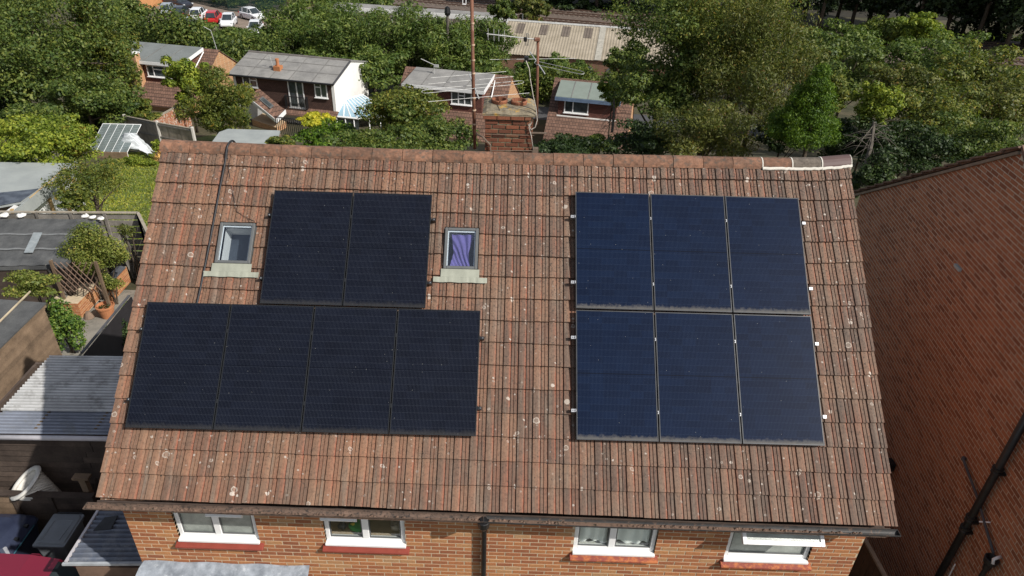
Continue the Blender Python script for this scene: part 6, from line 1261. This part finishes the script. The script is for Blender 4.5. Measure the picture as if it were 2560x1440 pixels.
# lane, hedge, telegraph pole
f = Fr(1370, 246, 58); ROAD = M('lane_asphalt', (.075, .075, .078), .9, .15, 1.5, fine=.2, fscale=20); zz = lambda p: gz(p[1]) + .008
m = MB(); m.grid([[(lambda p: V(p[0], p[1], zz(p)))(f.w(a, b, 0)) for a in np.linspace(-45, 45, 9)] for b in (-1.8, .5, 2.6)]); tag(m.build('road', ROAD), kind='structure')
def hedge_px(label, pts, t, hh, ww, n, size, mat, seed, name='hedge'):
    P_ = [at_t(x, y, t_) for (x, y), t_ in zip(pts, t)]; rr = random.Random(seed); L = []
    for a, b in zip(P_, P_[1:]):
        k = max(2, int(np.linalg.norm(b - a) / (hh * .55)))
        for i in range(k): L.append((a + (b - a) * (i + .5) / k + V(rr.uniform(-.2, .2), rr.uniform(-.2, .2), rr.uniform(-.2, .2)) * hh, V(hh * .55, ww * .5, hh * .55) * rr.uniform(.8, 1.2)))
    t_ = thing(name, label, 'hedge', (P_[0][0], P_[0][1], gz(P_[0][1]))); v, fc = leaf_cloud(n, L, size, .3, .6, seed); foliage_obj('foliage', v, fc, mat, t_)
    m = MB()
    for c, r in L[::2]: m.tube([V(c[0], c[1], gz(c[1])), c], [.06, .03], 5)
    m.build('stems', BARK, t_, kind='stuff'); return t_
hedge_px('clipped green hedge running between the lane and the works building', [(1235, 205), (1340, 208), (1450, 205), (1545, 205)], [62, 62, 61, 60], 2.2, 2.4, 16000, .2, LF_HEDGE, 31)
hedge_px('dark clipped hedge behind the bungalow and the tile hung house', [(300, 70), (430, 100), (560, 118), (690, 140)], [68, 66, 64, 62], 3.4, 3.0, 26000, .24, LF_OAK, 32)
tp = thing('telegraph_pole', 'grey wooden telegraph pole standing among the ash trees', 'pole', at_t(1123, 220, 58)); p1 = at_t(1118.5, 22, 58); p0 = at_t(1123, 200, 58); p0 = V(p1[0], p1[1], gz(p1[1]))
part(tp, 'pole', BARKG, lambda m: m.tube([p0, p1], [.16, .11], 8)); part(tp, 'insulators', BLACKP, lambda m: m.lathe(p1 - V(0, 0, .5), [(.2, 0), (.26, .2), (.2, .6), (.05, .7)], 8))
sg = thing('signal_board', 'small white framed signal board beside the tracks', 'sign', at_t(1160, 14, 100)); part(sg, 'frame', WHITE, lambda m: [m.box(at_t(x0, y1, 100), at_t(x1, y0, 100) + V(0, .08, 0)) for x0, x1, y0, y1 in ((1156, 1158, -6, 12), (1164, 1166, -6, 12), (1158.01, 1163.99, 9, 12))])
# car yard
SILV, WHT, REDP, BLKP = paint('silver_paint', (.33, .36, .40)), paint('white_paint', (.78, .79, .80)), paint('red_paint', (.5, .02, .02)), paint('black_paint', (.02, .022, .03)); GR = 'cars parked in the yard by the railway'
tag(part(None, 'car_yard', M('yard_dirt', (.24, .19, .15), .95, .2, .8, fine=.3, fscale=10), lambda m: m.prism([V(*at_z(250, 70, -8.93)), V(*at_z(760, 75, -8.93)), V(*at_z(720, 15, -8.93)), V(*at_z(380, -12, -8.93))], V(0, 0, .01))), kind='structure')
for x, y, yaw, pm, lab, kw in ((632, 40, -38, WHT, 'white hatchback standing alone beside the green yard fence', {}), (573, 56, -80, WHT, 'white car nosing out of the bushes beside the red car', {}), (537, 46, 98, REDP, 'bright red hatchback between two white cars', {}), (500, 38, 95, WHT, 'white hatchback between the red car and the dark cars', {}), (455, 34, 100, BLKP, 'small dark car tucked behind the silver hatchback', {}), (424, 26, 100, SILV, 'silver hatchback with its rear window facing the bushes', {}), (447, 10, -28, BLKP, 'black off-road car by the orange boarding', dict(Hh=1.75, W=1.85, L_=4.4)), (470, 62, 100, SILV, 'silver car half hidden in the bushes', {}), (640, 75, -80, WHT, 'white car almost buried in the bushes', {})):
    p = at_z(x, y + 8, -8.9); car(lab, (p[0], p[1], -8.9), math.radians(yaw), pm, group=GR, **kw)
gf = thing('yard_fence', 'dark green steel pale fence closing the car yard', 'fence', at_z(600, 30, -8.93)); GRN = M('dark_green_steel', (.012, .045, .04), .6, .2, 2); P_ = [at_z(470, 3, -8.93), at_z(571, 27, -8.93), at_z(722, 44, -8.93)]
for a, b in zip(P_, P_[1:]):
    n = int(np.linalg.norm(b - a) / .16); part(gf, 'pales', GRN, lambda m: [m.prism([a + (b - a) * (i / n), a + (b - a) * ((i + .62) / n), a + (b - a) * ((i + .62) / n) + V(0, 0, 2.4), a + (b - a) * (i / n) + V(0, 0, 2.4)], V(.0, .03, 0)) for i in range(n)], kind='stuff')
    for hq in (.5, 2.0): part(gf, 'rail', GRN, lambda m: m.prism([a + V(0, .05, hq), b + V(0, .05, hq), b + V(0, .12, hq), a + V(0, .12, hq)], V(0, 0, .08)))
ob = thing('site_boarding', 'orange painted boarding at the entrance to the car yard', 'hoarding', at_z(385, 18, -8.93)); ORG_ = M('orange_board', (.50, .24, .10), .8, .15, 2)
for i in range(4): a, b = at_z(352 + i * 14, 30 - i * 5, -8.93), at_z(365 + i * 14, 25.5 - i * 5, -8.93); part(ob, 'board', ORG_, lambda m: m.prism([a, b, b + V(0, 0, 1.9), a + V(0, 0, 1.9)], V(.05, .1, 0)))
# green felt shed roof just beyond the ridge
gs = thing('felt_roof_shed', 'shed with smooth grey-green felt roof just beyond the ridge', 'shed', at_t(610, 380, 36)); zq = at_t(612, 335, 38)[2]; q = [at_z(*p, zq) for p in ((548, 330), (570, 322), (700, 326), (676, 395), (500, 395))]
part(gs, 'roof', FELTG, lambda m: m.prism(q, V(0, 0, -.12))); part(gs, 'wall', WOODB, lambda m: m.prism([V(*(p[:2] * .995), zq - .13) for p in q], V(0, 0, -2.2)))
ir = thing('iron_railing', 'black iron garden railing in front of the white garage wall', 'railing', at_t(725, 325, 44)); A, B = at_t(690, 310, 44), at_t(760, 318, 44)
for i in range(15): p = A + (B - A) * i / 14; part(ir, 'bar', BLACKP, lambda m: m.tube([p - V(0, 0, .6), p + V(0, 0, .5)], .025, 4))
part(ir, 'top_bar', BLACKP, lambda m: m.tube([A + V(0, 0, .45), B + V(0, 0, .45)], .03, 4))
LF_WOOD = leafmat('wood_leaves', (.010, .022, .008), (.02, .04, .012), (.04, .066, .018), .2, None, (1, 1, 1))
# ------------------------------------------------------------------ trees and shrubs beyond the roof
def tp_(label, x, y, rx, ry, t, n, mat, seed, name='tree', k=.0040, **kw): return tree_px(name, label, x, y, rx, ry, t, n, k * t, mat, seed, **kw)
tp_('big dense green oak filling the corner beside the bungalow', 95, 120, 205, 165, 44, 42000, LF_OAK, 41, 'oak_tree', nl=44)
tp_('olive green side of the oak leaning over the bungalow roof', 262, 120, 75, 120, 47, 16000, LF_OLIVE, 42, 'oak_tree', nl=22)
tp_('darker lower oak bough above the garden fence', 215, 240, 120, 62, 42, 14000, LF_OAK, 43, 'oak_tree', nl=20)
tp_('bright green laurel mass behind the grey roofed garden room', 95, 355, 135, 58, 30, 16000, LF_BRIGHT, 44, 'laurel', nl=24, cat='shrub')
tp_('yellowing shrub beside the old boarded panel', 190, 350, 45, 35, 30, 4500, LF_YEL, 45, 'shrub', nl=10, cat='shrub')
tp_('straggly apple tree with yellow leaves at the edge of the lawn', 225, 448, 92, 50, 26.5, 6000, LF_OLIVE, 46, 'apple_tree', nl=26, base_px=(232, 525), cr=(.2, .34), aspect=.4, k=.0038)
tp_('thin olive bush under the apple tree by the clothes dryer', 185, 497, 45, 32, 25, 3000, LF_OLIVE, 47, 'shrub', nl=12, cat='shrub')
tp_('bright yellow-green tree in front of the orange gable', 465, 195, 62, 58, 49, 8000, LF_BRIGHT, 48, nl=16)
tp_('feathery olive tree beside the brown extension roof', 548, 258, 92, 82, 44, 18000, LF_OLIVE, 49, nl=26, aspect=.35, droop=.5)
tp_('rounded garden shrubs below the bungalow', 315, 275, 75, 30, 46, 9000, LF_OLIVE, 50, 'shrub', nl=16, cat='shrub')
tp_('dark bush by the bungalow eaves', 265, 300, 70, 34, 44, 6000, LF_OAK, 51, 'shrub', nl=12, cat='shrub')
for i, (x, y, rx, ry, t, n, lab) in enumerate(((765, 82, 95, 70, 68, 16000, 'broad feathery ash tree beside the green yard fence'), (850, 105, 105, 85, 64, 18000, 'tall feathery ash tree behind the tile hung house'), (1000, 108, 110, 92, 62, 20000, 'feathery ash tree with arching fronds left of the telegraph pole'), (1090, 120, 75, 75, 60, 12000, 'smaller feathery ash tree around the telegraph pole'), (1195, 118, 85, 70, 62, 14000, 'feathery ash tree between the pole and the works roof'), (620, 112, 95, 42, 66, 11000, 'ash thicket hiding the parked cars'), (470, 92, 95, 34, 72, 9000, 'dense thicket in front of the silver cars'))):
    tp_(lab, x, y, rx, ry, t, n, LF_ASH, 60 + i, 'ash_tree', nl=26, aspect=.32, droop=.35, cr=(.2, .36), k=.0046)
tp_('dark tree in front of the orange boarding', 300, 45, 75, 60, 70, 8000, LF_OAK, 68, nl=16); tp_('white flowering bush at the back of the oak', 60, 12, 70, 30, 80, 5000, LF_OLIVE, 69, 'shrub', nl=10, cat='shrub')
tp_('leafy apple tree in front of the conservatory', 1012, 285, 98, 66, 40, 17000, LF_OLIVE, 70, 'apple_tree', nl=26, cr=(.2, .38)); tp_('dark leafy apple boughs under the mast aerial', 1080, 330, 115, 52, 37, 15000, LF_OAK, 71, 'apple_tree', nl=22)
tp_('golden conifer top glowing beside the white gable', 790, 301, 46, 14, 41, 4200, LF_GOLD, 72, 'golden_shrub', nl=12, cat='shrub'); tp_('green conifer hedge under the golden top', 810, 338, 78, 32, 40, 9000, LF_CON, 73, 'conifer_hedge', nl=16, cat='hedge', k=.0035)
tp_('low grey-green shrub at the end of the felt roofed shed', 705, 368, 42, 28, 34, 4000, LF_OLIVE, 74, 'shrub', nl=9, cat='shrub'); tp_('dark shrub row just behind the ridge near the golden conifer', 930, 365, 130, 22, 33, 8000, LF_OAK, 75, 'shrub', nl=16, cat='shrub')
tp_('dark low shrubs at the foot of the brown tiled slope', 1430, 372, 105, 14, 34, 7000, LF_DARK, 76, 'shrub', nl=14, cat='shrub'); tp_('bushes in front of the works wall', 1385, 165, 50, 26, 64, 4000, LF_ASH, 77, 'shrub', nl=9, cat='shrub')
# the big trees behind the ridge
tp_('large dark crowned cherry tree overhanging the works roof', 1735, 90, 215, 125, 37, 30000, LF_OAK, 80, 'cherry_tree', nl=38, base_px=(1780, 420)); tp_('yellowing willowy side of the big cherry tree', 1900, 175, 135, 190, 33, 27000, LF_BROWN, 81, 'cherry_tree', nl=38, aspect=.33, droop=.6, cr=(.18, .34)); tp_('shadowed lower crown of the big cherry tree', 1650, 225, 125, 75, 36, 15000, LF_OAK, 82, 'cherry_tree', nl=22); tp_('olive hanging boughs of the big cherry tree above the ridge', 1765, 315, 130, 75, 31, 16000, LF_BROWN, 83, 'cherry_tree', nl=24, aspect=.33, droop=.5); tp_('dark undergrowth beneath the cherry tree', 1620, 345, 110, 40, 33, 8000, LF_DARK, 84, 'shrub', nl=14, cat='shrub')
tp_('broad olive middle of the big cherry tree rising out of sight', 1835, 95, 175, 165, 35, 28000, LF_OLIVE, 88, 'cherry_tree', nl=40, aspect=.4, droop=.3, base_px=(1800, 420))
tp_('bright green sprays beside the dormer window', 1535, 222, 42, 34, 43, 4000, LF_BRIGHT, 85, nl=10)
# conifer
cb = at_t(2022, 392, 27); cb[2] = gz(cb[1]); q = 27 / FPX; t = thing('conifer', 'dense bright green conifer standing beside the ridge end', 'tree', cb); L = []; rr = random.Random(5); top = at_t(2060, 165, 27); botz = at_t(2050, 372, 27)[2]
for i in range(150):
    s = rr.random() ** .75; a = rr.uniform(0, 6.28); R = (.06 + 1.42 * s ** .9) * rr.uniform(.4, 1.0); L.append((V(top[0] + (cb[0] + .25 - top[0]) * s + R * math.cos(a), top[1] + R * math.sin(a), top[2] + (botz - top[2]) * s), V(.36, .36, .26) * (.6 + .5 * s)))
v, fc = leaf_cloud(44000, L, .09, .1, .3, 86, 0, .2); foliage_obj('crown', v, fc, LF_CON, t); part(t, 'trunk', BARK, lambda m: m.tube([cb, top], [.14, .03], 7))
tp_('light green leafy shrub with bare twigs beside the conifer', 2190, 255, 62, 62, 30, 7000, LF_BRIGHT, 87, 'shrub', nl=14, cat='shrub')
def twigs(label, base, tip, n, ln, seed, t):
    r = random.Random(seed); b, e = at_t(*base, t), at_t(*tip, t); th_ = thing('dead_tree', label, 'dead tree', b); part(th_, 'trunk', BARKG, lambda m: m.tube([b, (b + e) / 2 + V(.05, 0, 0), e], [.09, .07, .05], 7))
    for i in range(n):
        s = b + (e - b) * r.uniform(.2, 1); d = V(r.uniform(-1, 1), r.uniform(-1, .6), r.uniform(-1, .3)) * ln; part(th_, 'twig', BARKG, lambda m: (m.tube([s, s + d * .5 + V(0, 0, .12), s + d], [.014, .010, .004], 4)))
twigs('bare grey stump with drooping dead twigs beside the conifer', (2165, 412), (2185, 305), 34, 1.0, 3, 25); twigs('grey dead branches hanging across the dormer window', (1530, 330), (1535, 248), 26, 1.3, 4, 42)
for x, y, rx, ry, t, n, mt, lab in ((2330, 160, 150, 85, 52, 16000, LF_ASH, 'pale feathery thicket below the far wood'), (2440, 190, 150, 80, 46, 15000, LF_OLIVE, 'olive thicket beside the railway cutting'), (2260, 215, 90, 60, 44, 9000, LF_BROWN, 'brownish bush between the conifer and the thicket'), (2480, 265, 125, 75, 39, 13000, LF_BROWN, 'yellow-brown bush above the brick gable verge'), (2330, 280, 125, 70, 36, 12000, LF_OLIVE, 'dark green bush beyond the neighbouring verge'), (2260, 360, 130, 60, 29, 13000, LF_DARK, 'deep shaded laurel behind the passage'), (2450, 350, 150, 55, 29, 13000, LF_OAK, 'deep green laurel bank behind the brick gable'), (2195, 440, 60, 60, 25, 6000, LF_DARK, 'dark ivy mass at the end of the passage'), (2110, 110, 100, 50, 72, 8000, LF_ASH, 'scrub along the railway beside the big cherry tree'), (2215, 85, 70, 42, 80, 6000, LF_HEDGE, 'yellow-green sapling clump in front of the far wood'), (2310, 70, 60, 38, 76, 6000, LF_BRIGHT, 'bright sapling clump in front of the far wood')):
    tp_(lab, x, y, rx, ry, t, n, mt, 100 + int(x) % 97, 'bush', nl=20, cat='shrub')
shrub_px('weeds', 'green weeds growing at the far end of the passage', 2150, 545, 12, 38, 1500, .08, LF_BRIGHT, 19, z=-.4)
# far wood behind the railway: each tree its own
i = 0
for x in range(1330, 2720, 80):
    for row in (0, 1):
        d = 112 + row * 6 + (i % 3) * 2; i += 1; p = at_z(x + 40 * row, 20 + (x - 1330) * .045, -8.9); s = d / np.linalg.norm((p - CAM)[:2]); bx_, by_ = CAM[0] + (p - CAM)[0] * s, CAM[1] + (p - CAM)[1] * s; hgt = 16 + (i * 37 % 5); lo_ = 3.0 if row == 0 else .2
        tree('wood_tree', 'tall dark tree standing in the front row of the wood across the railway' if row == 0 else 'dark leafy tree behind the front row of the wood across the railway', V(bx_, by_, -8.95), V(bx_, by_, -8.95 + (lo_ + hgt) / 2), V(4.6, 3.4, (hgt - lo_) / 2), 9000 if row == 0 else 7000, .5, LF_WOOD, 200 + i, nl=18, group='front trees of the far wood' if row == 0 else 'back trees of the far wood', trunk_r=.3)
for x in range(1980, 2640, 70): tp_('shaded undergrowth under the front row of the far wood', x, 25 + (x - 1980) * .05, 60, 26, 116, 4000, LF_WOOD, 500 + x, 'bush', nl=8, cat='shrub', group='undergrowth of the far wood', k=.004)
for x in range(1290, 1600, 60): tp_('shaded scrub at the back of the tracks', x, 14 + (x - 1290) * .02, 45, 20, 108, 3500, LF_DARK, 300 + x, 'bush', nl=8, cat='shrub', group='scrub behind the tracks', k=.004)
for x in range(2060, 2640, 75): tp_('grassy scrub at the foot of the far wood', x, 78 + (x - 2060) * .05, 48, 16, 100, 3200, LF_HEDGE, 320 + x, 'bush', nl=8, cat='shrub', group='scrub along the wood edge', k=.004)
for x, y, rx, ry in ((820, 8, 70, 18), (930, 8, 60, 18), (1260, 25, 35, 28), (1330, 25, 50, 32), (680, 5, 60, 22), (580, -2, 60, 16)): tp_('dark brown-green bush between the canopy and the tracks' if x > 1200 else 'dark bush at the back of the car yard and canopy', x, y, rx, ry, 104 if x < 1200 else 84, 5000, LF_BROWN if x > 1300 else LF_OAK, 340 + x, 'bush', nl=10, cat='shrub', group='bushes along the railway' if x > 1200 else 'bushes behind the canopy', k=.004)

for x, y, rx, ry, t, n, mt, lab in ((1960, 330, 70, 55, 33, 7000, LF_DARK, 'dark thicket between the cherry tree and the conifer'), (2110, 350, 70, 50, 31, 7000, LF_DARK, 'dark thicket behind the bare stump'), (2010, 130, 110, 60, 60, 9000, LF_OAK, 'green thicket behind the conifer'), (2120, 190, 90, 70, 50, 9000, LF_OAK, 'rounded green bush behind the light green shrub'), (2050, 240, 80, 60, 45, 7000, LF_OLIVE, 'olive bush behind the conifer top'), (1560, 150, 60, 40, 55, 5000, LF_OAK, 'bush leaning on the works building under the cherry tree'), (1420, 175, 60, 24, 66, 4500, LF_ASH, 'leafy bramble along the foot of the works wall'), (1330, 170, 45, 30, 66, 4500, LF_ASH, 'leafy sapling at the corner of the works building'), (1500, 362, 50, 20, 36, 4500, LF_OAK, 'green shrub under the dead branches'), (60, 300, 110, 30, 36, 7000, LF_OAK, 'shaded shrub bank under the oak'), (30, 240, 80, 60, 44, 7000, LF_DARK, 'dark undergrowth beneath the oak'), (930, 170, 95, 45, 58, 8000, LF_ASH, 'deep shade thicket between the two houses'), (1230, 185, 60, 35, 58, 5000, LF_ASH, 'leafy thicket beside the corner of the hedge'), (560, 150, 80, 22, 62, 5000, LF_OAK, 'shrubs between the bungalow and the tile hung house'), (800, 150, 90, 22, 62, 6000, LF_ASH, 'low ash growth behind the tile hung ridge'), (2480, 430, 110, 40, 24, 5000, LF_DARK, 'low laurel just behind the neighbouring verge')):
    tp_(lab, x, y, rx, ry, t, n, mt, 400 + int(x) % 97, 'bush', nl=14, cat='shrub')
# ------------------------------------------------------------------ end
